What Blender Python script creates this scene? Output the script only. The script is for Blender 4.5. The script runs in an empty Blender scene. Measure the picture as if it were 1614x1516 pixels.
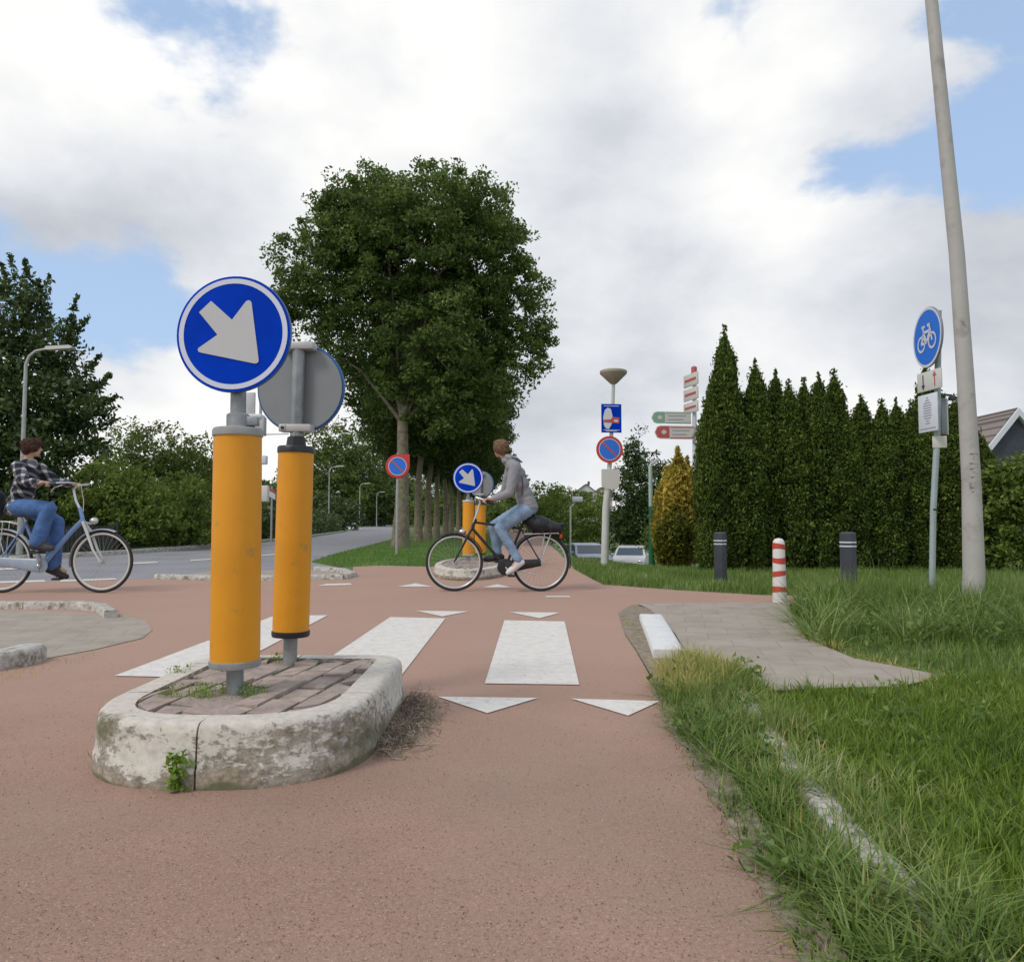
import bpy, bmesh, math, random
import numpy as np
from mathutils import Vector, Matrix
R = math.radians
rng = np.random.default_rng(7)
random.seed(7)
S = bpy.context.scene
C = S.collection

# ------------------------------------------------------------------ camera
W0, H0, F0, HOR = 1614, 1516, 1200.0, 822.0
CAMH = 0.83
TH = math.atan((HOR - H0 / 2) / F0)
cd = bpy.data.cameras.new("Camera"); cam = bpy.data.objects.new("Camera", cd); C.objects.link(cam)
cam.location = (0, 0, CAMH); cam.rotation_euler = (R(90) + TH, 0, 0)
cd.sensor_fit = 'HORIZONTAL'; cd.sensor_width = 36; cd.lens = 36 * F0 / W0
cd.clip_start = 0.05; cd.clip_end = 3000
S.camera = cam

def ray(px, py):
    u = (px - W0 / 2) / F0; v = (H0 / 2 - py) / F0
    return u, math.cos(TH) - v * math.sin(TH), math.sin(TH) + v * math.cos(TH)
def at(px, py, Y):
    a, b, c = ray(px, py); t = Y / b
    return Vector((a * t, Y, CAMH + c * t))
def g(px, py, z=0.0):
    a, b, c = ray(px, py); t = (z - CAMH) / c
    return Vector((a * t, b * t, z))

# ------------------------------------------------------------------ world and sun
def N(nt, typ, **kw):
    n = nt.nodes.new(typ)
    for k, v in kw.items():
        if k == 'ins':
            for kk, vv in v.items():
                if isinstance(vv, bpy.types.NodeSocket): nt.links.new(vv, n.inputs[kk])
                else: n.inputs[kk].default_value = vv
        else: setattr(n, k, v)
    return n
def ramp(nt, fac, stops, interp='LINEAR'):
    n = nt.nodes.new('ShaderNodeValToRGB'); n.color_ramp.interpolation = interp
    e = n.color_ramp.elements
    while len(e) < len(stops): e.new(0.5)
    for i, (p, c) in enumerate(stops):
        e[i].position = p
        e[i].color = (*c, 1) if not isinstance(c, (int, float)) else (c, c, c, 1)
    nt.links.new(fac, n.inputs[0]); return n.outputs[0]
def math_n(nt, op, a, b=0.0, c=0.0, clamp=False):
    n = nt.nodes.new('ShaderNodeMath'); n.operation = op; n.use_clamp = clamp
    for i, v in enumerate((a, b, c)):
        if isinstance(v, bpy.types.NodeSocket): nt.links.new(v, n.inputs[i])
        else: n.inputs[i].default_value = v
    return n.outputs[0]

SUN_EL, SUN_AZ = R(48), R(-128)      # azimuth measured from +Y towards +X
world = bpy.data.worlds.new("World"); S.world = world; world.use_nodes = True
nt = world.node_tree; nt.nodes.clear()
out = N(nt, 'ShaderNodeOutputWorld')
sky = N(nt, 'ShaderNodeTexSky', sky_type='NISHITA', sun_disc=False, sun_elevation=SUN_EL, sun_rotation=SUN_AZ, air_density=1.0, dust_density=1.5, ozone_density=1.5)
bgsky = N(nt, 'ShaderNodeBackground', ins={'Color': sky.outputs[0], 'Strength': 0.15})
tc = N(nt, 'ShaderNodeTexCoord')
sep = N(nt, 'ShaderNodeSeparateXYZ', ins={0: tc.outputs['Generated']})
zz = math_n(nt, 'ADD', math_n(nt, 'MAXIMUM', sep.outputs[2], 0.0), 0.32)
px_ = math_n(nt, 'DIVIDE', sep.outputs[0], zz); py_ = math_n(nt, 'DIVIDE', sep.outputs[1], zz)
cv = N(nt, 'ShaderNodeVectorMath', operation='MULTIPLY', ins={0: tc.outputs['Generated'], 1: (1.5, 1.5, 2.6)})
n1 = N(nt, 'ShaderNodeTexNoise', ins={'Vector': cv.outputs[0], 'Scale': 1.8, 'Detail': 12.0, 'Roughness': 0.57, 'Distortion': 0.1})
n2 = N(nt, 'ShaderNodeTexNoise', ins={'Vector': cv.outputs[0], 'Scale': 1.7, 'Detail': 10.0, 'Roughness': 0.55, 'Distortion': 0.15})
dens = math_n(nt, 'MULTIPLY_ADD', n1.outputs[0], 2.6, -0.68)
def spot(px, py, rad, amt, ax=1.0):
    d = Vector(ray(px, py)).normalized()
    v = N(nt, 'ShaderNodeVectorMath', operation='SUBTRACT', ins={0: tc.outputs['Generated'], 1: tuple(d)})
    sc = N(nt, 'ShaderNodeVectorMath', operation='MULTIPLY', ins={0: v.outputs[0], 1: (1 / ax, 1, 1)})
    l = N(nt, 'ShaderNodeVectorMath', operation='LENGTH', ins={0: sc.outputs[0]})
    m = N(nt, 'ShaderNodeMapRange', interpolation_type='SMOOTHERSTEP', ins={'Value': l.outputs['Value'], 'From Min': rad / F0, 'From Max': 0.0, 'To Min': 0.0, 'To Max': amt})
    return m.outputs[0]
bright = None
for s in [(235, 80, 250, -.55), (240, 480, 170, -.42), (60, 420, 180, -.1, 2.), (1330, 300, 170, -.40), (1580, 60, 230, -.36), (1180, 30, 150, -.42), (850, 345, 130, -.36),
          (1580, 250, 150, -.36), (380, 30, 160, -.3), (-400, 200, 500, -.4), (2500, 300, 500, -.35), (1450, 160, 120, .25), (1520, 400, 200, .35), (1590, 130, 120, .3), (1700, 560, 300, .3), (600, -900, 700, -.4),
          (650, 130, 480, .35, 1.6), (1250, 140, 230, .22), (100, 290, 260, .35, 1.6), (60, 60, 150, .3), (700, 560, 500, .32, 2.), (1200, 440, 350, .15, 1.8), (1050, 560, 400, .25, 1.7)]:
    dens = math_n(nt, 'ADD', dens, spot(*s))
mask = N(nt, 'ShaderNodeMapRange', interpolation_type='SMOOTHSTEP', ins={'Value': dens, 'From Min': 0.34, 'From Max': 0.62}).outputs[0]
hz = N(nt, 'ShaderNodeMapRange', ins={'Value': sep.outputs[2], 'From Min': 0.02, 'From Max': 0.14, 'To Min': 0.75, 'To Max': 0.0}).outputs[0]
mask = math_n(nt, 'MAXIMUM', mask, hz)
veil = N(nt, 'ShaderNodeBackground', ins={'Color': (.47, .63, .88, 1), 'Strength': 1.0})      # thin bright veil in front of the blue
skyv = N(nt, 'ShaderNodeMixShader', ins={0: .62, 1: bgsky.outputs[0], 2: veil.outputs[0]})
sh = math_n(nt, 'MULTIPLY_ADD', n2.outputs[0], 1.25, -0.13)
sh = math_n(nt, 'ADD', sh, math_n(nt, 'MULTIPLY', math_n(nt, 'SUBTRACT', n1.outputs[0], 0.5), 0.9))
for s in [(560, 120, 400, .32, 1.4), (1150, 130, 260, .22), (60, 60, 320, .2), (1200, 330, 200, .15), (930, 280, 230, -.28, 1.6), (180, 310, 330, -.08, 2.), (330, 620, 250, .1), (700, 760, 450, .12, 3.), (1250, 470, 300, .12, 2.), (1050, 520, 300, -.06, 2.)]:
    sh = math_n(nt, 'ADD', sh, spot(*s))
ccol = ramp(nt, sh, [(0.08, (.44, .47, .53)), (0.32, (.58, .605, .655)), (0.56, (.74, .76, .79)), (0.88, (.97, .96, .94))])
bgc = N(nt, 'ShaderNodeBackground', ins={'Color': ccol, 'Strength': 1.0})
mx = N(nt, 'ShaderNodeMixShader', ins={0: mask, 1: skyv.outputs[0], 2: bgc.outputs[0]})
nt.links.new(mx.outputs[0], out.inputs[0])

sl = bpy.data.lights.new("Sun", 'SUN'); sl.energy = 1.3; sl.angle = R(14); sl.color = (1, .955, .89)
sun = bpy.data.objects.new("Sun", sl); C.objects.link(sun)
sdir = Vector((math.sin(SUN_AZ) * math.cos(SUN_EL), math.cos(SUN_AZ) * math.cos(SUN_EL), math.sin(SUN_EL)))
sun.rotation_euler = sdir.to_track_quat('Z', 'Y').to_euler(); sun.location = (0, 0, 30)
S.view_settings.view_transform = 'Standard'; S.view_settings.look = 'None'
S.view_settings.exposure = 0.12; S.view_settings.gamma = 1.0
S.render.engine = 'CYCLES'; S.cycles.max_bounces = 6; S.cycles.transparent_max_bounces = 8

# ------------------------------------------------------------------ materials
def newmat(name):
    m = bpy.data.materials.new(name); m.use_nodes = True
    return m, m.node_tree, m.node_tree.nodes['Principled BSDF']
def mat(name, col, rough=0.6, metal=0.0, var=0.0, scale=8.0, bump=0.0, bscale=60.0, dirt=None, dscale=5.0, damt=0.5, spec=0.5):
    """plain surface with colour variation, optional dirt patches and bump, object coordinates"""
    m, t, b = newmat(name)
    b.inputs['Roughness'].default_value = rough; b.inputs['Metallic'].default_value = metal
    b.inputs['Specular IOR Level'].default_value = spec
    tcn = N(t, 'ShaderNodeTexCoord'); vec = tcn.outputs['Object']
    c = None
    if var > 0:
        n = N(t, 'ShaderNodeTexNoise', ins={'Vector': vec, 'Scale': scale, 'Detail': 6.0, 'Roughness': 0.6})
        lo = tuple(x * (1 - var) for x in col); hi = tuple(min(1, x * (1 + var)) for x in col)
        c = ramp(t, n.outputs[0], [(0.3, lo), (0.7, hi)])
    if dirt:
        n = N(t, 'ShaderNodeTexNoise', ins={'Vector': vec, 'Scale': dscale, 'Detail': 8.0, 'Roughness': 0.68})
        f = ramp(t, n.outputs[0], [(0.62 - damt * .3, 0.0), (0.72 - damt * .2, 1.0)])
        mxn = N(t, 'ShaderNodeMix', data_type='RGBA', ins={0: f, 7: (*dirt, 1)})
        if c is None: mxn.inputs[6].default_value = (*col, 1)
        else: t.links.new(c, mxn.inputs[6])
        c = mxn.outputs[2]
    if c is None: b.inputs['Base Color'].default_value = (*col, 1)
    else: t.links.new(c, b.inputs['Base Color'])
    if bump > 0:
        n = N(t, 'ShaderNodeTexNoise', ins={'Vector': vec, 'Scale': bscale, 'Detail': 4.0})
        bp = N(t, 'ShaderNodeBump', ins={'Height': n.outputs[0], 'Strength': bump, 'Distance': 0.01})
        t.links.new(bp.outputs[0], b.inputs['Normal'])
    return m
def foliage(name, stops, transl=0.3, rough=0.6, spec=0.25):
    """leaf colour picked per leaf from stops"""
    m, t, b = newmat(name)
    gn = N(t, 'ShaderNodeNewGeometry')
    tcn = N(t, 'ShaderNodeTexCoord')
    n = N(t, 'ShaderNodeTexNoise', ins={'Vector': tcn.outputs['Object'], 'Scale': 1.3, 'Detail': 3.0})
    f = math_n(t, 'ADD', math_n(t, 'MULTIPLY', gn.outputs['Random Per Island'], 0.62), math_n(t, 'MULTIPLY_ADD', n.outputs[0], 1.1, -0.36), clamp=True)
    c = ramp(t, f, stops)
    t.links.new(c, b.inputs['Base Color']); b.inputs['Roughness'].default_value = rough
    b.inputs['Specular IOR Level'].default_value = spec
    o = t.nodes['Material Output']
    tr = N(t, 'ShaderNodeBsdfTranslucent', ins={'Color': c})
    mxs = N(t, 'ShaderNodeMixShader', ins={0: transl, 1: b.outputs[0], 2: tr.outputs[0]})
    t.links.new(mxs.outputs[0], o.inputs[0])
    return m
def asphalt(name, base, hi, lo, spk=300.0, stain=None, bump=0.25, far=None):
    m, t, b = newmat(name)
    tcn = N(t, 'ShaderNodeTexCoord'); vec = tcn.outputs['Object']
    big = N(t, 'ShaderNodeTexNoise', ins={'Vector': vec, 'Scale': 0.9, 'Detail': 5.0, 'Roughness': 0.6})
    c0 = ramp(t, big.outputs[0], [(0.3, tuple(x * .84 for x in base)), (0.7, tuple(x * 1.12 for x in base))])
    v = N(t, 'ShaderNodeTexVoronoi', ins={'Vector': vec, 'Scale': spk, 'Randomness': 1.0})
    vs = N(t, 'ShaderNodeSeparateColor', ins={0: v.outputs['Color']})
    f1 = ramp(t, vs.outputs[0], [(0.0, .9), (0.06, .9), (0.10, 0.0)])
    f2 = ramp(t, vs.outputs[0], [(0.90, 0.0), (0.97, 0.7)])
    mid = N(t, 'ShaderNodeTexNoise', ins={'Vector': vec, 'Scale': 95.0, 'Detail': 3.0, 'Roughness': 0.7})
    c0 = N(t, 'ShaderNodeMix', data_type='RGBA', blend_type='MULTIPLY', ins={0: 1.0, 6: c0, 7: ramp(t, mid.outputs[0], [(0.32, 0.82), (0.5, 1.0), (0.7, 1.07)])}).outputs[2]
    m1 = N(t, 'ShaderNodeMix', data_type='RGBA', ins={0: f1, 6: c0, 7: (*lo, 1)})
    m2 = N(t, 'ShaderNodeMix', data_type='RGBA', ins={0: f2, 6: m1.outputs[2], 7: (*hi, 1)})
    c = m2.outputs[2]
    if stain:
        n3 = N(t, 'ShaderNodeTexNoise', ins={'Vector': vec, 'Scale': 0.55, 'Detail': 7.0, 'Roughness': 0.6, 'Distortion': 0.5})
        f3 = ramp(t, n3.outputs[0], [(0.46, 0.0), (0.66, 0.55)])
        c = N(t, 'ShaderNodeMix', data_type='RGBA', ins={0: f3, 6: c, 7: (*stain, 1)}).outputs[2]
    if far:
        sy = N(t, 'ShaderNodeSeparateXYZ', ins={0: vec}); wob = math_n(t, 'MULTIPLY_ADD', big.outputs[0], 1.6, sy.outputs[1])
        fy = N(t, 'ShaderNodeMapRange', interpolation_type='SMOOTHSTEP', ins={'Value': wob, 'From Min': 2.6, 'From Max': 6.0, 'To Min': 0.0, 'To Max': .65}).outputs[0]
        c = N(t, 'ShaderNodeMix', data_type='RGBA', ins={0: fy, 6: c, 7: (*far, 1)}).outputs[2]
    t.links.new(c, b.inputs['Base Color']); b.inputs['Roughness'].default_value = 0.85
    b.inputs['Specular IOR Level'].default_value = 0.3
    bp = N(t, 'ShaderNodeBump', ins={'Height': vs.outputs[1], 'Strength': bump, 'Distance': 0.003})
    t.links.new(bp.outputs[0], b.inputs['Normal'])
    return m
M = {}
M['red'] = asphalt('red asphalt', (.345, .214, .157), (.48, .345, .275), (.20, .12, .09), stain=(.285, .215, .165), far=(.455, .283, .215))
M['road'] = asphalt('grey asphalt', (.27, .265, .275), (.42, .41, .41), (.13, .13, .14), spk=120)
M['soil'] = mat('soil', (.10, .085, .045), .95, var=.4, scale=3, bump=.5, bscale=40, dirt=(.06, .10, .03), dscale=1.2)
M['paint'] = mat('road paint', (.70, .655, .595), .75, var=.10, scale=14, dirt=(.46, .36, .31), dscale=22, damt=.16, bump=.2, bscale=200)
M['paver'] = mat('grey concrete paving', (.33, .315, .29), .9, var=.16, scale=3.0, dirt=(.24, .225, .20), dscale=7, damt=.35, bump=.3, bscale=90)
M['kerbwhite'] = mat('worn white paint on concrete', (.60, .57, .52), .75, var=.12, scale=20, dirt=(.20, .18, .14), dscale=9, damt=.36, bump=.35, bscale=50)
M['kerbside'] = None
M['kerbgrey'] = mat('old concrete kerb', (.50, .47, .42), .9, var=.25, scale=20, dirt=(.20, .18, .13), dscale=14, damt=.5, bump=.6, bscale=60)
M['brick'] = mat('worn paving brick', (.37, .295, .25), .9, var=.3, scale=9, dirt=(.25, .21, .18), dscale=15, damt=.3, bump=.4, bscale=90)
M['joint'] = mat('joint sand', (.09, .08, .055), 1, var=.4, scale=20, dirt=(.08, .12, .03), dscale=9)
M['yellow'] = mat('yellow plastic', (.75, .315, .018), .45, var=.09, scale=3, dirt=(.46, .26, .06), dscale=11, damt=.06, bump=.06, bscale=10, spec=.35)
M['steel'] = mat('galvanised steel', (.30, .31, .32), .5, metal=.55, var=.25, scale=12)
M['steeldull'] = mat('dull grey pole', (.42, .42, .41), .55, metal=.3, var=.12, scale=10, dirt=(.30, .30, .30), dscale=16, damt=.2)
M['lightpole'] = mat('grey painted lamp post', (.44, .415, .385), .6, var=.08, scale=6, dirt=(.30, .275, .25), dscale=3, damt=.35)
M['polegrime'] = mat('scratched marks', (.26, .24, .23), .7)
M['blue'] = mat('sign blue', (.001, .044, .50), .55, var=.18, scale=5, spec=.04)
M['bluelight'] = mat('sign blue light', (.02, .17, .72), .35)
M['bluerim'] = mat('sign edge blue', (.02, .11, .36), .4)
M['signwhite'] = mat('reflective white', (.55, .54, .545), .45, var=.03)
M['signring'] = mat('reflective white ring', (.66, .68, .80), .4)
M['palewhite'] = mat('white sign plate', (.66, .68, .72), .45)
M['creamwhite'] = mat('off white sign plate', (.62, .60, .56), .5)
M['backgrey'] = mat('sign back aluminium', (.26, .27, .28), .55, metal=.3, var=.1, scale=3)
M['clamp'] = mat('clamp', (.50, .48, .48), .5, metal=.3, var=.1)
M['black'] = mat('black plastic', (.018, .018, .02), .45)
M['darkgrey'] = mat('dark grey plastic', (.045, .048, .06), .5, var=.2)
M['collar'] = mat('grey rubber collar', (.30, .295, .285), .6, var=.2, scale=12)
M['greenfade'] = mat('faded green', (.22, .42, .27), .6)
M['redp'] = mat('sign red', (.62, .045, .035), .4)
M['redfade'] = mat('faded red', (.50, .10, .09), .5)
M['greenp'] = mat('sign green', (.03, .28, .09), .5)
M['greenpost'] = mat('green paint', (.015, .16, .06), .5)
M['bark'] = mat('bark', (.20, .165, .12), .95, var=.45, scale=7, bump=1.0, bscale=25, dirt=(.17, .20, .07), dscale=3, damt=.4)
M['darkbark'] = mat('dark bark', (.06, .05, .035), .95, var=.3)
M['line'] = mat('printed grey', (.30, .32, .38), .6)
M['ink'] = mat('printed dark', (.05, .05, .06), .6)
M['tyre'] = mat('tyre rubber', (.02, .02, .021), .7)
M['rim'] = mat('bright rim', (.66, .66, .65), .3, metal=.6)
M['cream'] = mat('cream tyre wall', (.60, .58, .54), .6)
M['chrome'] = mat('chrome', (.62, .62, .62), .25, metal=.85)
M['spoke'] = mat('spoke', (.45, .45, .45), .35, metal=.6)
M['glassy'] = mat('window glass', (.06, .075, .09), .1, spec=.9)

# ------------------------------------------------------------------ mesh tools
def wloc(o):
    v = Vector((0, 0, 0))
    while o: v += o.location; o = o.parent
    return v
def link(name, me, mats, parent=None):
    o = bpy.data.objects.new(name, me); C.objects.link(o)
    for m in (mats if isinstance(mats, (list, tuple)) else [mats]): me.materials.append(m)
    if parent: o.parent = parent
    return o
def tag(o, label=None, cat=None, group=None, kind=None):
    if label: o['label'] = label
    if cat: o['category'] = cat
    if group: o['group'] = group
    if kind: o['kind'] = kind
    return o
def thing(name, label, cat, loc=(0, 0, 0), rotz=0, group=None):
    o = bpy.data.objects.new(name, None); C.objects.link(o)
    o.location = loc; o.rotation_euler = (0, 0, rotz); o.empty_display_size = .2
    return tag(o, label, cat, group)
def setting(o): o['kind'] = 'structure'; return o
def dup(root, loc=None, rotz=None, scale=None, label=None, group=None):
    r = root.copy(); C.objects.link(r)
    if loc is not None: r.location = loc
    if rotz is not None: r.rotation_euler = (0, 0, rotz)
    if scale is not None: r.scale = scale if isinstance(scale, (tuple, list)) else (scale,) * 3
    if label: r['label'] = label
    if group: r['group'] = group
    for ch in list(root.children):
        c = ch.copy(); C.objects.link(c); c.parent = r
        for gc in list(ch.children):
            d = gc.copy(); C.objects.link(d); d.parent = c
    return r

class MB:
    def __init__(s): s.v = []; s.f = []; s.mi = []; s.m = 0
    def add(s, vs, fs):
        o = len(s.v); s.v += [tuple(x) for x in vs]
        for f in fs: s.f.append(tuple(i + o for i in f)); s.mi.append(s.m)
        return s
    def box(s, c, d, rot=None, bev=0):
        bm = bmesh.new(); bmesh.ops.create_cube(bm, size=1)
        bmesh.ops.scale(bm, vec=d, verts=bm.verts)
        if bev: bmesh.ops.bevel(bm, geom=bm.edges[:] , offset=bev, segments=2, profile=.5, affect='EDGES')
        mtx = Matrix.Translation(c) @ (rot.to_4x4() if rot else Matrix())
        bm.verts.ensure_lookup_table()
        vs = [mtx @ v.co for v in bm.verts]; fs = [[v.index for v in f.verts] for f in bm.faces]
        bm.free(); return s.add(vs, fs)
    def tube(s, pts, r, seg=12, cap=True, closed=False):
        pts = [Vector(p) for p in pts]; n = len(pts)
        rs = r if isinstance(r, (list, tuple)) else [r] * n
        up = None; rings = []
        for i, p in enumerate(pts):
            if closed: d = pts[(i + 1) % n] - pts[i - 1]
            else: d = pts[min(i + 1, n - 1)] - pts[max(i - 1, 0)]
            d.normalize()
            if up is None:
                up = Vector((0, 0, 1)) if abs(d.z) < .9 else Vector((1, 0, 0))
            a = up - d * up.dot(d)
            if a.length < 1e-5: a = d.orthogonal()
            a.normalize(); up = a; b = d.cross(a)
            rings.append([p + (a * math.cos(2 * math.pi * k / seg) + b * math.sin(2 * math.pi * k / seg)) * rs[i] for k in range(seg)])
        vs = [v for rg in rings for v in rg]; fs = []
        for i in range(n if closed else n - 1):
            j = (i + 1) % n
            for k in range(seg):
                l = (k + 1) % seg
                fs.append((i * seg + k, i * seg + l, j * seg + l, j * seg + k))
        if cap and not closed:
            fs.append(tuple(range(seg))[::-1]); fs.append(tuple((n - 1) * seg + k for k in range(seg)))
        return s.add(vs, fs)
    def lathe(s, prof, c=(0, 0, 0), seg=32, mtx=None):
        """prof: list of (r, z); revolve about local z"""
        c = Vector(c); vs = []; fs = []
        for r, z in prof:
            for k in range(seg):
                a = 2 * math.pi * k / seg; p = Vector((r * math.cos(a), r * math.sin(a), z))
                if mtx: p = mtx @ p
                vs.append(p + c)
        n = len(prof)
        for i in range(n - 1):
            for k in range(seg):
                l = (k + 1) % seg
                fs.append((i * seg + k, i * seg + l, (i + 1) * seg + l, (i + 1) * seg + k))
        if prof[0][0] > 1e-6: fs.append(tuple(range(seg))[::-1])
        if prof[-1][0] > 1e-6: fs.append(tuple((n - 1) * seg + k for k in range(seg)))
        return s.add(vs, fs)
    def prism(s, poly, depth, mtx=None):
        """poly: 2D points in local xz, extruded along +y by depth from y=0"""
        n = len(poly); vs = [Vector((x, 0, z)) for x, z in poly] + [Vector((x, depth, z)) for x, z in poly]
        if mtx: vs = [mtx @ v for v in vs]
        fs = [tuple(range(n)), tuple(range(2 * n - 1, n - 1, -1))] + [(i, i + n, (i + 1) % n + n, (i + 1) % n) for i in range(n)]
        return s.add(vs, fs)
    def slab(s, poly, z0, z1, bev=0):
        """poly: world xy points"""
        n = len(poly); vs = [Vector((p[0], p[1], z0)) for p in poly] + [Vector((p[0], p[1], z1)) for p in poly]
        fs = [tuple(range(n))[::-1], tuple(range(n, 2 * n))] + [(i, (i + 1) % n, (i + 1) % n + n, i + n) for i in range(n)]
        return s.add(vs, fs)
    def sphere(s, c, r, seg=12, rings=8):
        r = r if isinstance(r, (tuple, list)) else (r, r, r); c = Vector(c)
        vs = [c + Vector((0, 0, r[2]))]; fs = []
        for i in range(1, rings):
            a = math.pi * i / rings
            for k in range(seg):
                b = 2 * math.pi * k / seg
                vs.append(c + Vector((r[0] * math.sin(a) * math.cos(b), r[1] * math.sin(a) * math.sin(b), r[2] * math.cos(a))))
        vs.append(c - Vector((0, 0, r[2])))
        for k in range(seg): fs.append((0, 1 + k, 1 + (k + 1) % seg))
        for i in range(rings - 2):
            for k in range(seg):
                a = 1 + i * seg + k; b = 1 + i * seg + (k + 1) % seg
                fs.append((a, a + seg, b + seg, b))
        L = len(vs) - 1; o = 1 + (rings - 2) * seg
        for k in range(seg): fs.append((L, o + (k + 1) % seg, o + k))
        return s.add(vs, fs)
    def mesh(s, name='m', smooth=35, off=Vector((0, 0, 0))):
        me = bpy.data.meshes.new(name)
        me.from_pydata([(x - off.x, y - off.y, z - off.z) for x, y, z in s.v], [], s.f)
        me.polygons.foreach_set('material_index', s.mi)
        me.validate()
        bm = bmesh.new(); bm.from_mesh(me); bmesh.ops.recalc_face_normals(bm, faces=bm.faces); bm.to_mesh(me); bm.free()
        if smooth:
            me.shade_smooth(); me.set_sharp_from_angle(angle=R(smooth))
        return me
    def build(s, name, mats, parent=None, smooth=35, loc=None):
        off = wloc(parent) if parent else Vector((0, 0, 0))
        if loc is not None: off = Vector(loc)
        o = link(name, s.mesh(name, smooth, off), mats, parent)
        if loc is not None and not parent: o.location = loc
        return o

def npmesh(name, V, F, mats, parent=None, smooth=False):
    """V (n,3), F (m,k) numpy"""
    me = bpy.data.meshes.new(name); k = F.shape[1]
    me.vertices.add(len(V)); me.vertices.foreach_set('co', V.astype(np.float32).ravel())
    me.loops.add(F.size); me.loops.foreach_set('vertex_index', F.astype(np.int32).ravel())
    me.polygons.add(len(F)); me.polygons.foreach_set('loop_start', np.arange(0, F.size, k, dtype=np.int32))
    me.update(calc_edges=True)
    if smooth: me.shade_smooth()
    return link(name, me, mats, parent)

def leaves(P, size, asp=0.5, up=0.0, outdir=None, droop=0.0):
    """diamond leaf quads, slightly folded, at P; returns V,F"""
    n = len(P)
    a = rng.normal(size=(n, 3)); a[:, 2] += up
    if outdir is not None: a += outdir
    a /= np.linalg.norm(a, axis=1)[:, None]
    b = rng.normal(size=(n, 3)); b -= (b * a).sum(1)[:, None] * a; b /= np.linalg.norm(b, axis=1)[:, None]
    c = np.cross(a, b)
    L = (size * rng.uniform(.6, 1.35, n))[:, None]; Wd = L * asp
    fold = L * .12
    V = np.empty((n, 4, 3)); V[:, 0] = P - a * L * .5; V[:, 1] = P + b * Wd * .5 + c * fold + a * L * .05; V[:, 2] = P + a * L * .5; V[:, 3] = P - b * Wd * .5 + c * fold + a * L * .05
    F = np.arange(n * 4).reshape(n, 4)
    return V.reshape(-1, 3), F

def fsph(n):
    v = rng.normal(size=(n, 3)); return v / np.linalg.norm(v, axis=1)[:, None]
def crown_points(blobs, nclump, per, rc, shell=(.55, 1.05), zmin=None):
    """blobs: (cx,cy,cz,rx,ry,rz) -> leaf positions and clump centres"""
    bl = np.array(blobs, float); vol = bl[:, 3] * bl[:, 4] * bl[:, 5]; pr = vol ** .8; pr /= pr.sum()
    idx = rng.choice(len(bl), nclump, p=pr)
    d = fsph(nclump); r = rng.uniform(shell[0] ** 2, shell[1] ** 2, nclump) ** .5
    cc = bl[idx, :3] + d * r[:, None] * bl[idx, 3:]
    if zmin is not None: cc = cc[cc[:, 2] > zmin]
    k = len(cc); rr = rc * rng.uniform(.6, 1.4, k)
    P = np.repeat(cc, per, axis=0) + fsph(k * per) * (np.repeat(rr, per) * rng.uniform(0, 1, k * per) ** .5)[:, None] * np.array([1, 1, .7])
    return P, cc
def limbs(mb, base, top, r0, cc, n, r1=.03, seg=6):
    base = Vector(base); top = Vector(top)
    k = 7; pts = [base.lerp(top, i / (k - 1)) + Vector((random.uniform(-1, 1), random.uniform(-1, 1), 0)) * (0.03 * (top - base).length / 3 if 0 < i else 0) for i in range(k)]
    rad = [r0 * (1.35 if i == 0 else 1 - .62 * i / (k - 1)) for i in range(k)]
    mb.tube(pts, rad, 12)
    if len(cc) == 0: return
    for j in rng.choice(len(cc), min(n, len(cc)), replace=False):
        e = Vector(cc[j]); i = random.randint(3, k - 1); s0 = pts[i]
        midp = s0.lerp(e, .5) + Vector((0, 0, .12 * (e - s0).length))
        mb.tube([s0, s0.lerp(midp, .5) + Vector((0, 0, .03)), midp, e], [rad[i] * .42, rad[i] * .3, rad[i] * .2, r1 * .35], seg)

def tree(name, label, cat, loc, blobs, leafm, barkm, nclump, per, rc, lsize, trunk=None, group=None, shell=(.55, 1.05), asp=.5, zmin=None, nl=14, up=0., extra=None):
    """coordinates in blobs/trunk relative to the base"""
    root = thing(name, label, cat, group=group)
    P, cc = crown_points(blobs, nclump, per, rc, shell, zmin)
    if extra is not None: P = np.vstack([P, extra])
    V, F = leaves(P, lsize, asp, up)
    npmesh('crown' if trunk else 'foliage', V, F, leafm, root)
    mb = MB()
    if trunk: limbs(mb, trunk[0], trunk[1], trunk[2], cc, nl); mb.build('trunk', barkm, root)
    else:
        b = np.array(blobs)[:, :3].mean(0)
        for j in range(min(6, len(cc))):
            e = Vector(cc[j]); mb.tube([(b[0] + random.uniform(-.1, .1), b[1], -.05), (b[0] * .5 + e.x * .5, b[1] * .5 + e.y * .5, e.z * .6), e], [.03, .02, .008], 5)
        mb.build('stem', barkm, root)
    root.location = loc
    return root

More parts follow.
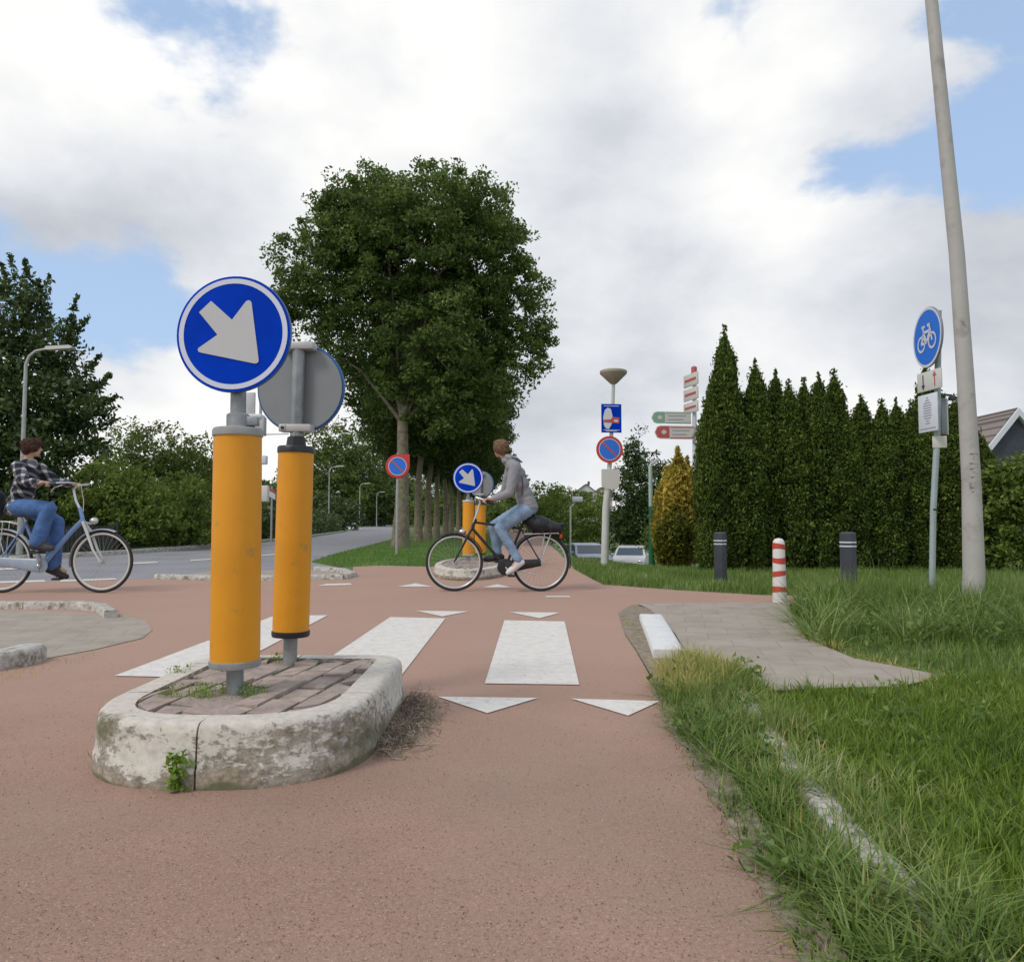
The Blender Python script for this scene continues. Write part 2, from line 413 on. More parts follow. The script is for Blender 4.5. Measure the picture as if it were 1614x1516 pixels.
# ------------------------------------------------------------------ terrain
def sm(t): t = min(1, max(0, t)); return t * t * (3 - 2 * t)
def gz(x, y):
    return -1.9 * sm((y - 13.2) / 11) * sm((x - 1.8) / 1.8)
def setting_ground():
    xs = sorted(set([-900, -500, -250, -120, -70] + list(np.arange(-45, 45.1, 1.5)) + [70, 120, 250, 500, 900]))
    ys = sorted(set([-60, -20, -6] + list(np.arange(-3, 60, 1.5)) + [70, 90, 120, 180, 300, 600, 1200, 1900]))
    V = np.array([(x, y, gz(x, y) - .015) for y in ys for x in xs]); nx = len(xs)
    F = np.array([(j * nx + i, j * nx + i + 1, (j + 1) * nx + i + 1, (j + 1) * nx + i) for j in range(len(ys) - 1) for i in range(nx - 1)])
    m, t, b = newmat('ground cover')
    tcn = N(t, 'ShaderNodeTexCoord')
    n = N(t, 'ShaderNodeTexNoise', ins={'Vector': tcn.outputs['Object'], 'Scale': 1.1, 'Detail': 9.0, 'Roughness': .75})
    c = ramp(t, n.outputs[0], [(.3, (.09, .085, .045)), (.48, (.09, .13, .035)), (.62, (.12, .20, .04)), (.8, (.17, .22, .07))])
    t.links.new(c, b.inputs['Base Color']); b.inputs['Roughness'].default_value = 1
    setting(npmesh('ground', V, F, m, smooth=True))
setting_ground()

def sheet(name, poly, z, m, parent=None):
    from mathutils.geometry import tessellate_polygon
    P3 = [Vector((p[0], p[1], z)) for p in poly]; fs = []
    for a, b, c in tessellate_polygon([P3]):
        if (P3[b] - P3[a]).cross(P3[c] - P3[a]).z < 0: b, c = c, b
        fs.append((a, b, c))
    me = bpy.data.meshes.new(name); me.from_pydata(P3, [], fs); me.update()
    return link(name, me, m, parent)

road_poly = [(-45, 9.3), (-9, 10.75), g(90, 916), g(180, 914), g(250, 911.5), g(490, 907), g(556, 903.5), g(530, 893), g(490, 885.5), (-4.5, 19), (-4.85, 24), (-5.3, 31), (-5.9, 40), (-7.9, 55), (-12.3, 80), (-25, 160), (-60, 380),
             (-66, 380), (-29.5, 160), (-17, 80), (-13.2, 60), (-10.6, 40), (-9.7, 27), (-9.8, 20), (-10.5, 16.2), (-14, 14.6), (-45, 13)]
setting(sheet('road', road_poly, -.004, M['road']))
edge_r = [g(1265, 1516), g(1225, 1430), g(1180, 1350), g(1150, 1300), g(1120, 1240), g(1090, 1190), g(1060, 1150), g(1040, 1110), g(1030, 1075), g(1005, 1030), g(985, 1000), g(975, 965)]
path_poly = [(-3.4, -4), (.62, -4)] + edge_r + [g(1003, 954), g(1240, 952), (5, 7.65), (16, 6.9), (16, 7.9), (5, 8.5), g(1200, 937.5), g(1070, 930), g(950, 921), g(925, 908), g(905, 897), (1.25, 20), (1.5, 40), (1.6, 90), (-.2, 90), (-.3, 40), (-.35, 20), g(785, 893),
             g(700, 893.5), g(600, 891), g(556, 893), g(556, 903.5), g(490, 907), g(250, 911.5), g(180, 914), g(90, 916), (-9, 10.75), (-45, 9.3), (-45, 7), (-6, 7.6), (-5.5, 5), (-3.4, 3)]
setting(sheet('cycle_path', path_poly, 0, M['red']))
# paving sheets with slab joints
def paving(name, poly, z, ang=0.0, sx=.3, sy=.3):
    m, t, b = newmat(name + ' slabs')
    tcn = N(t, 'ShaderNodeTexCoord')
    mp = N(t, 'ShaderNodeMapping', ins={0: tcn.outputs['Object'], 'Rotation': (0, 0, ang), 'Location': (.07, .11, 0)})
    br = N(t, 'ShaderNodeTexBrick', offset=.5, ins={'Vector': mp.outputs[0], 'Scale': 1.0, 'Mortar Size': .006, 'Mortar Smooth': .3, 'Brick Width': sx, 'Row Height': sy, 'Color1': (.385, .325, .262, 1), 'Color2': (.355, .30, .245, 1), 'Mortar': (.325, .275, .215, 1)})
    n = N(t, 'ShaderNodeTexNoise', ins={'Vector': tcn.outputs['Object'], 'Scale': 3.5, 'Detail': 8.0, 'Roughness': .7})
    c = N(t, 'ShaderNodeMix', data_type='RGBA', blend_type='MULTIPLY', ins={0: 1.0, 6: br.outputs[0], 7: ramp(t, n.outputs[0], [(.3, .78), (.55, 1.0), (.75, 1.1)])}).outputs[2]
    t.links.new(c, b.inputs['Base Color']); b.inputs['Roughness'].default_value = .9
    bp = N(t, 'ShaderNodeBump', ins={'Height': br.outputs['Fac'], 'Strength': .5, 'Distance': -.006}); t.links.new(bp.outputs[0], b.inputs['Normal'])
    return setting(sheet(name, poly, z, m))
walk_poly = [g(1020, 958), g(1002, 951.5), g(1120, 950.3), g(1243, 949.8), g(1250, 975), g(1268, 1005), g(1345, 1038), g(1420, 1052), g(1468, 1062), g(1462, 1072), g(1420, 1083), g(1330, 1084), g(1205, 1090), g(1160, 1062), g(1085, 1036), g(1065, 1000), g(1042, 975)]
paving('footpath', walk_poly, .004, R(12))
left_poly = [(-9, 7.35), g(0, 963), g(130, 966), g(195, 970), g(228, 978), g(240, 993), g(225, 1006), g(150, 1024), g(75, 1038), g(30, 1046), (-3.3, 4.3), (-9, 4.3)]
paving('left_footpath', left_poly, .004, R(-18))
# low grey nose of the splitter at the road
paving('splitter_paving', [g(250, 911), g(420, 909), g(540, 909.5), g(552, 904), g(535, 900), g(480, 898), g(330, 901)], .004, 0)
M['bareSoil'] = mat('dry soil edge', (.27, .215, .16), .95, var=.35, scale=30, dirt=(.17, .14, .09), dscale=12, damt=.4, bump=.6, bscale=80)
soil1 = [e + Vector((-.05 * random.random(), 0, 0)) for e in edge_r[3:]]
setting(sheet('path_edge_soil', [g(974, 966), g(996, 953), g(1020, 958), g(1042, 975), g(1068, 1032), g(1085, 1050), g(1100, 1140), g(1066, 1135), g(1045, 1110), g(1032, 1075), g(1006, 1030), g(984, 998)], .003, M['bareSoil']))

def edge_band(E):
    L, Rr = [], []; k = 0
    for i in range(len(E) - 1):
        n = max(1, int((E[i + 1] - E[i]).length / .035))
        for j in range(n):
            p = E[i].lerp(E[i + 1], j / n); k += 1
            L.append(p + Vector((-.010 - .010 * math.sin(k * .37) - .008 * math.sin(k * 1.1 + 2) - .006 * random.random(), 0, 0))); Rr.append(p + Vector((.09, 0, 0)))
    return L + Rr[::-1]
setting(sheet('path_edge_soil', edge_band([Vector((.60, 1.1, 0))] + edge_r[:9]), .0025, M['bareSoil']))
# markings
def markings():
    def mk(name, polys, label=None):
        for p in polys:
            setting(sheet(name, [g(x, y) for x, y in p], .0045, M['paint']))
    mk('crossing_stripe', [[(795, 978), (890, 980), (913, 1080), (764, 1078)], [(615, 973), (702, 975), (626, 1074), (468, 1072)], [(432, 971), (517, 970), (330, 1069), (180, 1066)]])
    mk('give_way_triangle', [[(690, 1099), (848, 1101), (768, 1125)], [(900, 1102), (1040, 1106), (990, 1129)], [(655, 963), (740, 964), (697, 972)], [(803, 965), (883, 966), (850, 975)], [(626, 925), (682, 925), (655, 919.5)], [(760, 926), (806, 926), (784, 921)]])
    mk('edge_line', [[(500, 923.5), (555, 922), (552, 919.5), (515, 920.5)], [(858, 941.5), (900, 941.5), (897, 939.5), (862, 939.5)], [(-60, 921), (72, 917), (70, 914.5), (-60, 918)], [(95, 917), (185, 913.5), (180, 911.5), (95, 914.5)], [(-60, 901), (40, 897), (40, 894.5), (-60, 898)],
                     [(206, 889), (250, 887), (247, 885.5), (206, 887)], [(300, 884), (345, 881.5), (342, 880.5), (300, 882.5)], [(405, 877), (440, 873.5), (437, 872.5), (405, 876)]])
markings()

# ------------------------------------------------------------------ traffic island in front
ZI = .20
def kerb_profile(out, inn, zt, ch=.035):
    """list of (offset 0 outer..1 inner, z)"""
    return None
m_, t_, b_ = newmat('kerb paint flaking')
tc_ = N(t_, 'ShaderNodeTexCoord'); gm = N(t_, 'ShaderNodeNewGeometry')
sp_ = N(t_, 'ShaderNodeSeparateXYZ', ins={0: tc_.outputs['Object']})
sn_ = N(t_, 'ShaderNodeSeparateXYZ', ins={0: gm.outputs['Normal']})
mp_ = N(t_, 'ShaderNodeMapping', ins={0: tc_.outputs['Object'], 'Scale': (1, 1, 1.7)})
na = N(t_, 'ShaderNodeTexNoise', ins={'Vector': mp_.outputs[0], 'Scale': 27.0, 'Detail': 10.0, 'Roughness': .76})
nb = N(t_, 'ShaderNodeTexNoise', ins={'Vector': mp_.outputs[0], 'Scale': 3.2, 'Detail': 4.0})
nc = N(t_, 'ShaderNodeTexNoise', ins={'Vector': tc_.outputs['Object'], 'Scale': 30.0, 'Detail': 6.0, 'Roughness': .7})
side = math_n(t_, 'SUBTRACT', 1.0, math_n(t_, 'ABSOLUTE', sn_.outputs[2]))
f = math_n(t_, 'ADD', na.outputs[0], math_n(t_, 'MULTIPLY', math_n(t_, 'SUBTRACT', nb.outputs[0], .5), .7))
f = math_n(t_, 'ADD', f, math_n(t_, 'MULTIPLY', side, .17))
low = N(t_, 'ShaderNodeMapRange', ins={'Value': sp_.outputs[2], 'From Min': .075, 'From Max': .02, 'To Min': 0., 'To Max': .16}).outputs[0]
f = math_n(t_, 'ADD', f, low)
fl = ramp(t_, f, [(.63, 0.), (.74, 1.)])
pc = ramp(t_, nc.outputs[0], [(.3, (.47, .425, .36)), (.6, (.63, .585, .51))])
dc = ramp(t_, nc.outputs[0], [(.35, (.16, .125, .085)), (.5, (.30, .25, .185)), (.7, (.46, .40, .315))])
cc_ = N(t_, 'ShaderNodeMix', data_type='RGBA', ins={0: fl, 6: pc, 7: dc}).outputs[2]
moss = ramp(t_, math_n(t_, 'ADD', nb.outputs[0], N(t_, 'ShaderNodeMapRange', ins={'Value': sp_.outputs[2], 'From Min': .03, 'From Max': .0, 'To Min': 0., 'To Max': .25}).outputs[0]), [(.62, 0.), (.72, .8)])
cc_ = N(t_, 'ShaderNodeMix', data_type='RGBA', ins={0: moss, 6: cc_, 7: (.10, .11, .045, 1)}).outputs[2]
t_.links.new(cc_, b_.inputs['Base Color']); b_.inputs['Roughness'].default_value = .85
bp_ = N(t_, 'ShaderNodeBump', ins={'Height': math_n(t_, 'MULTIPLY_ADD', fl, -.8, nc.outputs[0]), 'Strength': .7, 'Distance': .006}); t_.links.new(bp_.outputs[0], b_.inputs['Normal'])
M['kerbpaint'] = m_

def resample(pts, step):
    out = []; n = len(pts)
    for i in range(n):
        a, b = pts[i], pts[(i + 1) % n]; k = max(1, int((b - a).length / step))
        for j in range(k): out.append(a.lerp(b, j / k))
    return out
def arc_ring(pts, prof, closed=False):
    """sweep (inward offset, z) profile along xy polyline pts (ccw => inward is left)"""
    n = len(pts); vs = []; fs = []; k = len(prof)
    for i in range(n):
        if closed: d = pts[(i + 1) % n] - pts[i - 1]
        else: d = pts[min(i + 1, n - 1)] - pts[max(i - 1, 0)]
        d = Vector((d.x, d.y, 0)).normalized(); nrm = Vector((-d.y, d.x, 0))
        for o, z in prof: vs.append(Vector((pts[i].x, pts[i].y, 0)) + nrm * o + Vector((0, 0, z)))
    for i in range(n if closed else n - 1):
        j = (i + 1) % n
        for a in range(k):
            b = (a + 1) % k
            fs.append((i * k + a, j * k + a, j * k + b, i * k + b))
    if not closed: fs += [tuple(range(k)), tuple((n - 1) * k + a for a in range(k))[::-1]]
    return vs, fs
def inside(poly, x, y):
    c = False; n = len(poly); j = n - 1
    for i in range(n):
        xi, yi, xj, yj = poly[i][0], poly[i][1], poly[j][0], poly[j][1]
        if (yi > y) != (yj > y) and x < (xj - xi) * (y - yi) / (yj - yi) + xi: c = not c
        j = i
    return c
def island_outline(cx, y0, wid, length, rf, back=.2):
    """ccw outline, curved front"""
    hw = wid / 2; pts = []
    for i in range(25):                              # front arc, left to right
        a = math.pi + math.pi * i / 24
        ca, sa = math.cos(a), math.sin(a)
        ex = .80
        pts.append(Vector((cx + hw * math.copysign(abs(ca) ** ex, ca), y0 + rf + rf * math.copysign(abs(sa) ** ex, sa), 0)))
    yb = y0 + length
    for i in range(7):
        a = i / 6 * math.pi / 2; pts.append(Vector((cx + hw - back + back * math.cos(a), yb - back + back * math.sin(a), 0)))
    for i in range(7):
        a = math.pi / 2 + i / 6 * math.pi / 2; pts.append(Vector((cx - hw + back + back * math.cos(a), yb - back + back * math.sin(a), 0)))
    return pts
def make_island(root, outline, zt, kw=.125, gap_step=.62, brick=True, mats=None, ph=0):
    o = resample(outline, .03)
    # split into stones
    L = [0]
    for i in range(1, len(o)): L.append(L[-1] + (o[i] - o[i - 1]).length)
    tot = L[-1] + (o[0] - o[-1]).length
    ns = max(3, round(tot / gap_step)); seg = len(o) / ns
    prof = [(0, -.02), (0, zt * .30), (.006, zt * .33), (.010, zt - .035), (.016, zt - .014), (.028, zt - .003), (.04, zt), (kw, zt), (kw, -.02)]
    for q in range(ns):
        a = int(round(q * seg + ph)); b = int(round((q + 1) * seg + ph))
        pts = [o[i % len(o)] for i in range(a, b)] + [o[(b) % len(o)].lerp(o[(b - 1) % len(o)], .22)]
        vs, fs = arc_ring(pts, prof)
        MB().add(vs, fs).build('kerb_stone', M['kerbpaint'], root, 50)
    inner = [Vector(p) for p in o]
    n = len(o); inn = []
    for i in range(n):
        d = (o[(i + 1) % n] - o[i - 1]).normalized(); inn.append(o[i] + Vector((-d.y, d.x, 0)) * (kw + .002))
    MB().slab(inn, 0, zt - .02).build('joint_sand', M['joint'], root)
    mb = MB(); cx = sum(p.x for p in o) / n; cy = sum(p.y for p in o) / n
    bl, bw = .205, .10
    # soldier courses along right and left sides, herringbone-ish rows inside
    xs = [p.x for p in inn]; ys = [p.y for p in inn]
    y = min(ys); r = 0
    ang = R(82); ca, sa = math.cos(ang), math.sin(ang)
    for r in range(-12, 14):
        for c in range(-8, 9):
            bx = c * (bl + .012) + (r % 2) * (bl / 2) + .006 * math.sin(r * 7 + c); by = r * (bw + .012) + .004 * math.sin(c * 5 + r * 3)
            ccx = cx + bx * ca - by * sa; ccy = cy + bx * sa + by * ca
            cor = [(-bl / 2, -bw / 2), (bl / 2, -bw / 2), (bl / 2, bw / 2), (-bl / 2, bw / 2)]
            P = [(ccx + a * ca - b * sa, ccy + a * sa + b * ca) for a, b in cor]
            k = sum(inside(inn, *p) for p in P)
            if k == 0: continue
            if k < 4:     # clip: pull outside corners towards the brick's inside corner mean
                P2 = []
                ins = [p for p in P if inside(inn, *p)]; mx_ = sum(p[0] for p in ins) / len(ins); my_ = sum(p[1] for p in ins) / len(ins)
                for p in P:
                    t = 1.0; q_ = p
                    while not inside(inn, *q_) and t > 0: t -= .05; q_ = (mx_ + (p[0] - mx_) * t, my_ + (p[1] - my_) * t)
                    P2.append(q_)
                P = P2
            z = zt - .004 + random.uniform(-.009, .004); tl = random.uniform(-.006, .006)
            vs = [Vector((p[0], p[1], zt - .06)) for p in P] + [Vector((p[0] * .97 + ccx * .03, p[1] * .97 + ccy * .03, z + (tl if i < 2 else -tl))) for i, p in enumerate(P)]
            mb.add(vs, [(3, 2, 1, 0), (4, 5, 6, 7), (0, 1, 5, 4), (1, 2, 6, 5), (2, 3, 7, 6), (3, 0, 4, 7)])
    mb.build('brick_paving', M['brick'], root, 0)
isl = thing('traffic_island', 'rounded brick traffic island with flaking white kerb under the two near yellow bollards', 'traffic island', (-.96, 3.0, 0))
isl_out = island_outline(-.978, 2.40, .97, 1.28, .48, .16)
make_island(isl, isl_out, ZI, ph=1)
isl2 = thing('traffic_island', 'small pale kerbed traffic island behind the cyclist in grey hoodie', 'traffic island', (-.66, 12.6, 0))
o2 = [Vector((-.66 + .60 * math.cos(a), 12.6 + 1.85 * math.sin(a), 0)) for a in np.linspace(0, 2 * math.pi, 33)[:-1]]
make_island(isl2, o2, .16, kw=.12, gap_step=1.0)

# bollards with round arrow sign ------------------------------------------------
ARROW = [(-.388, .574), (-.596, .383), (-.268, -.012), (-.600, -.235), (-.608, -.268), (-.590, -.300), (-.555, -.312), (.385, -.520), (.425, -.515), (.452, -.490), (.455, -.455), (.322, .520), (.305, .552), (.275, .567), (.24, .562), (.215, .540), (-.017, .239)]
def disc_sign(parent_, rad, facem, ringm, edgem, backm, symbol, c=Vector((0, 0, 0)), ring=(.865, .95), thick=.02):
    """round plate facing -y around c in local frame"""
    mtx = Matrix.Rotation(R(90), 4, 'X')      # z -> -y
    s = MB()
    s.lathe([(0, 0), (rad * .985, 0), (rad, .004), (rad, thick - .004), (rad * .99, thick)], c, 64, Matrix.Rotation(R(90), 4, 'X'))
    s.m = 1
    s.lathe([(0, thick + .0005), (rad * .99, thick + .0005), (rad * .99, thick + .001)], c, 64, Matrix.Rotation(R(90), 4, 'X'))
    s.m = 2
    n = 64
    for k in range(n):
        a0, a1 = 2 * math.pi * k / n, 2 * math.pi * (k + 1) / n
        P = [(ring[0] * rad * math.cos(a0), ring[0] * rad * math.sin(a0)), (ring[1] * rad * math.cos(a0), ring[1] * rad * math.sin(a0)), (ring[1] * rad * math.cos(a1), ring[1] * rad * math.sin(a1)), (ring[0] * rad * math.cos(a1), ring[0] * rad * math.sin(a1))]
        s.add([c + Vector((x, -thick - .0025, z)) for x, z in P], [(0, 1, 2, 3)])
    o = s.build('sign_plate', [edgem, facem, ringm], parent_, 40)
    return o
def bollard_sign(root, front, h_sign, zc0, zc1, rc, rs, rot, capm, back_only=False, taper=.97):
    """front: local origin at island top"""
    mb = MB(); mb.tube([(0, 0, -.03), (0, 0, zc0 + .02)], .031, 20); mb.build('lower_post', M['steel'], root)
    mb = MB(); mb.tube([(0, 0, zc1 - .02), (0, 0, h_sign + (rs * .97 if back_only else -.02))], .0285, 20)
    if not back_only: mb.lathe([(.042, 0), (.042, .05), (.036, .055)], (0, 0, zc1 + .02), 20); mb.box((.055, -.005, zc1 + .045), (.05, .03, .035), bev=.004)
    mb.build('upper_post', M['steel'], root)
    mb = MB()
    mb.lathe([(rc * .6, zc0 + .004), (rc * taper, zc0 + .006), (rc, zc0 + .03), (rc, zc0 + (zc1 - zc0) * .5), (rc * taper, zc1 - .015), (rc * taper, zc1), (.02, zc1)], seg=48)
    mb.build('yellow_column', M['yellow'], root, 60)
    mb = MB()
    mb.lathe([(.034, zc0 - .012), (rc * 1.02, zc0 - .012), (rc * 1.05, zc0 - .004), (rc * 1.05, zc0 + .012), (rc * .98, zc0 + .014)], seg=48)
    mb.build('base_collar', capm, root, 40)
    mb = MB()
    mb.lathe([(rc * .9, zc1 - .012), (rc * 1.03, zc1 - .012), (rc * 1.03, zc1 + .010), (rc * .97, zc1 + .018), (.045, zc1 + .02), (.04, zc1 + (.06 if back_only else .03)), (.03, zc1 + (.065 if back_only else .034))], seg=48)
    mb.build('top_cap', capm, root, 40)
    e = bpy.data.objects.new('arrow_sign', None); 
    rm = Matrix.Rotation(rot, 4, 'Z')
    c = Vector((0, -.035, h_sign))
    s = disc_sign(root, rs, M['blue'], M['signring'], M['bluerim'], M['backgrey'], None)
    s.name = 'sign_disc'
    # place: bake rotation
    s.data.transform(Matrix.Translation((0, 0, h_sign)) @ rm @ Matrix.Translation((0, -.032, 0)))
    a = MB(); a.prism([(x * rs, z * rs) for x, z in ARROW], .002, Matrix.Translation((0, 0, h_sign)) @ rm @ Matrix.Translation((0, -.032 - .024, 0)))
    a.build('arrow', M['signwhite'], s, 0)
    bk = MB(); bk.lathe([(0, .0), (rs * .955, .0), (rs * .955, .002)], (0, 0, 0), 48, Matrix.Translation((0, 0, h_sign)) @ rm @ Matrix.Translation((0, -.0300, 0)) @ Matrix.Rotation(R(-90), 4, 'X'))
    bk.build('back_face', M['backgrey'], s, 40)
    for dz in ((.19, -.19) if back_only else (.14, -.14)):
        mt = rm.to_3x3(); cl = MB()
        cl.box(mt @ Vector((0, 0, 0)) + Vector((0, 0, h_sign + dz)), (.15, .062, .034), mt, .004)
        cl.box(mt @ Vector((.055, .028, 0)) + Vector((0, 0, h_sign + dz)), (.03, .012, .03), mt, .003)
        cl.m = 1; cl.sphere(mt @ Vector((.055, .036, 0)) + Vector((0, 0, h_sign + dz)), .008, 8, 6); cl.m = 0
        cl.build('clamp', [M['clamp'], M['darkgrey']], root, 40)
p1 = g(370, 1088, ZI); b1 = thing('keep_right_bollard', 'nearest yellow bollard, grey collars, its blue sign showing a white arrow', 'bollard', group='yellow bollards with round signs')
bollard_sign(b1, 1, 1.535 - ZI, .302 - ZI, 1.165 - ZI, .0895, .2215, R(-4), M['collar'])
b1.location = p1; b1.rotation_euler = (R(0), R(-.4), 0)
p2 = g(457, 1042, ZI); b2 = thing('keep_right_bollard', 'yellow bollard with black caps just behind the nearest, showing its grey sign back', 'bollard', group='yellow bollards with round signs')
bollard_sign(b2, 1, 1.447 - ZI, .325 - ZI, 1.155 - ZI, .0805, .208, R(180 - 5), M['black'], True, .98)
b2.location = p2; b2.rotation_euler = (0, R(.8), 0)
# sticker on its back
stk = MB(); stk.box(Vector((0, 0, 0)), (.075, .001, .022), Matrix.Rotation(R(-5), 3, 'Y'))
so = stk.build('sticker', M['palewhite'], b2); so.rotation_euler = (0, 0, R(-5)); so.location = (-.115, -.004, 1.247 + .012)
for sx, lab, lx in ((.33, 'far yellow bollard with small arrow sign, left of the pair behind the front wheel', 0), (.30, 'far yellow bollard, right of the pair, mostly hidden by the grey hoodie cyclist', 1)):
    bb = thing('keep_right_bollard', lab, 'bollard', group='yellow bollards with round signs')
    if lx == 0:
        bollard_sign(bb, 1, 1.60 - .16, .24 - .16, 1.19 - .16, .10, .27, R(0), M['clamp']); bb.location = (at(738, 800, 13.5).x, 13.5, .16)
    else:
        bollard_sign(bb, 1, 1.52 - .16, .24 - .16, 1.15 - .16, .10, .25, R(160), M['black'], True); bb.location = (at(757, 800, 14.1).x, 14.1, .16)

# far island & kerbs -----------------------------------------------------------
def kerb_line(root, pts, w, h, m, step=.5, ch=.03, gap=.008, jitter=0.0):
    """individual kerb stones along polyline pts"""
    o = []
    for i in range(len(pts) - 1):
        k = max(1, int((pts[i + 1] - pts[i]).length / .06))
        o += [pts[i].lerp(pts[i + 1], j / k) for j in range(k)]
    o.append(pts[-1]); L = 0; cur = [o[0]]; stones = []
    for i in range(1, len(o)):
        L += (o[i] - o[i - 1]).length; cur.append(o[i])
        if L > step: stones.append(cur); cur = [o[i] + (o[i] - o[i - 1]).normalized() * gap]; L = 0
    if len(cur) > 1: stones.append(cur)
    for st in stones:
        dz = random.uniform(-jitter, jitter)
        prof = [(-w / 2, -.03), (-w / 2, h - ch + dz), (-w / 2 + ch * .4, h - ch * .3 + dz), (-w / 2 + ch, h + dz), (w / 2 - .01, h + dz), (w / 2, h - .01 + dz), (w / 2, -.03)]
        vs, fs = arc_ring(st, prof); MB().add(vs, fs).build('kerb_stone', m, root, 50)
k1 = thing('kerb', 'bright white painted kerb at the corner of the right footpath', 'kerb', g(1040, 1000))
M['freshwhite'] = mat('fresh white kerb paint', (.70, .69, .67), .7, var=.06, scale=12, dirt=(.48, .44, .39), dscale=16, damt=.1)
kerb_line(k1, [g(1056, 1038), g(1043, 1010), g(1034, 992), g(1027, 978)], .20, .055, M['freshwhite'], .48)
k2 = thing('kerb', 'old grey kerb almost buried in the long grass beside the path', 'kerb', g(1250, 1200))
kerb_line(k2, [g(x, y) for x, y in [(1640, 1585), (1560, 1515), (1480, 1450), (1400, 1385), (1330, 1310), (1275, 1240), (1232, 1190), (1200, 1135), (1165, 1095), (1120, 1060), (1078, 1043)]], .10, .035, M['kerbgrey'], .45, jitter=.014)
k3 = thing('kerb', 'pale kerb along the far side of the left footpath', 'kerb', g(60, 960))
kerb_line(k3, [g(176, 974), g(160, 963), g(128, 959), g(0, 959), g(-120, 959)], .12, .07, M['kerbgrey'], .75)
k4 = thing('kerb', 'broken grey kerb end at the near side of the left footpath', 'kerb', g(0, 1045))
kerb_line(k4, [g(-160, 1072), g(-60, 1062), g(20, 1050), g(54, 1040)], .15, .10, M['kerbgrey'], .8)
k5 = thing('kerb', 'low grey kerb around the flat splitter at the road mouth', 'kerb', g(400, 908))
kerb_line(k5, [g(248, 912), g(330, 914), g(450, 914), g(540, 912.5), g(556, 908), g(540, 902), g(500, 899)], .14, .07, M['kerbgrey'], .9)
k6 = thing('kerb', 'long pale kerb on the far side of the grey road', 'kerb', (-10, 20, 0))
kerb_line(k6, [Vector(p) for p in [(-12.5, 80, 0) , (-13.3, 60, 0), (-10.75, 40, 0), (-9.85, 27, 0), (-9.95, 20, 0), (-10.6, 16.35, 0), (-14, 14.8, 0), (-26, 14.0, 0)][1:]], .2, .10, M['kerbgrey'], 3.0)

# ------------------------------------------------------------------ grass
def blades(pts, h, w, lean=.45, curl=.5, base_z=0.0, zf=None, seg=3, az=None, lbias=None):
    """curved tapering blades -> V,F quads"""
    n = len(pts); h = h * rng.uniform(.55, 1.3, n) if np.isscalar(h) else h
    a = rng.uniform(0, 2 * math.pi, n) if az is None else az; l = rng.normal(0, lean, n) if lbias is None else np.minimum(np.abs(rng.normal(0, lean * .6, n)) + lbias, 1.15); cu = rng.uniform(0, curl, n) + np.abs(l) * .3
    D = np.stack([np.cos(a), np.sin(a), np.zeros(n)], 1)
    Wd = np.stack([-np.sin(a), np.cos(a), np.zeros(n)], 1)
    tw = rng.uniform(-.8, .8, n)[:, None]; Wd = Wd * np.cos(tw) + D * np.sin(tw)
    B = np.zeros((n, 3)); B[:, 0] = pts[:, 0]; B[:, 1] = pts[:, 1]; B[:, 2] = (zf if zf is not None else base_z) - .01
    V = np.empty((n, (seg + 1) * 2, 3))
    for i in range(seg + 1):
        t = i / seg
        hor = (np.sin(l) * t + cu * t * t * .7) * h; ver = h * (t * np.cos(l) - cu * .35 * t * t)
        c = B + D * hor[:, None] + np.array([0, 0, 1]) * ver[:, None]
        ww = (w * rng.uniform(.9, 1.1, n) if False else w * np.ones(n)) * (1 - t * .92) * .5 * (1 if i else .8)
        V[:, 2 * i] = c - Wd * ww[:, None]; V[:, 2 * i + 1] = c + Wd * ww[:, None]
    k = (seg + 1) * 2; base = (np.arange(n) * k)[:, None]
    F = np.concatenate([base + np.array([[2 * i, 2 * i + 1, 2 * i + 3, 2 * i + 2]]) for i in range(seg)], 0)
    return V.reshape(-1, 3), F
def tufts(cen, per, spread, h, w, droop=.7, base_z=0.):
    n = len(cen); N_ = n * per; C_ = np.repeat(cen, per, axis=0); th = rng.uniform(0, 2 * math.pi, N_); rr = np.minimum(np.abs(rng.normal(0, spread, N_)), spread * 1.9)
    pts = C_ + np.stack([np.cos(th), np.sin(th)], 1) * rr[:, None]
    hh = np.repeat(h * rng.uniform(.7, 1.3, n), per) * rng.uniform(.5, 1.15, N_)
    return blades(pts, hh, w, droop * .5, droop, base_z=base_z, az=th + rng.normal(0, .7, N_), lbias=.15 + rr / spread * .28)
def scatter(poly, dens, clump=0.0):
    poly = [(p[0], p[1]) for p in poly]
    xs = [p[0] for p in poly]; ys = [p[1] for p in poly]
    x0, x1, y0, y1 = min(xs), max(xs), min(ys), max(ys)
    n = int((x1 - x0) * (y1 - y0) * dens); P = np.stack([rng.uniform(x0, x1, n), rng.uniform(y0, y1, n)], 1)
    # vectorised inside test
    c = np.zeros(n, bool); m = len(poly); j = m - 1
    for i in range(m):
        xi, yi = poly[i]; xj, yj = poly[j]
        if yi != yj:
            cr = ((yi > P[:, 1]) != (yj > P[:, 1])) & (P[:, 0] < (xj - xi) * (P[:, 1] - yi) / (yj - yi) + xi); c ^= cr
        j = i
    return P[c]
GZ = np.vectorize(gz)
def vnoise(P, s, seed=0):
    a = np.sin(P[:, 0] * s * 1.7 + 1.3 + seed) * np.cos(P[:, 1] * s * 1.3 - .7 + seed * 2) + .5 * np.sin(P[:, 0] * s * 4.1 + P[:, 1] * s * 3.3 + seed) + .35 * np.cos(P[:, 0] * s * 9.1 - P[:, 1] * s * 7.7)
    return a / 1.85
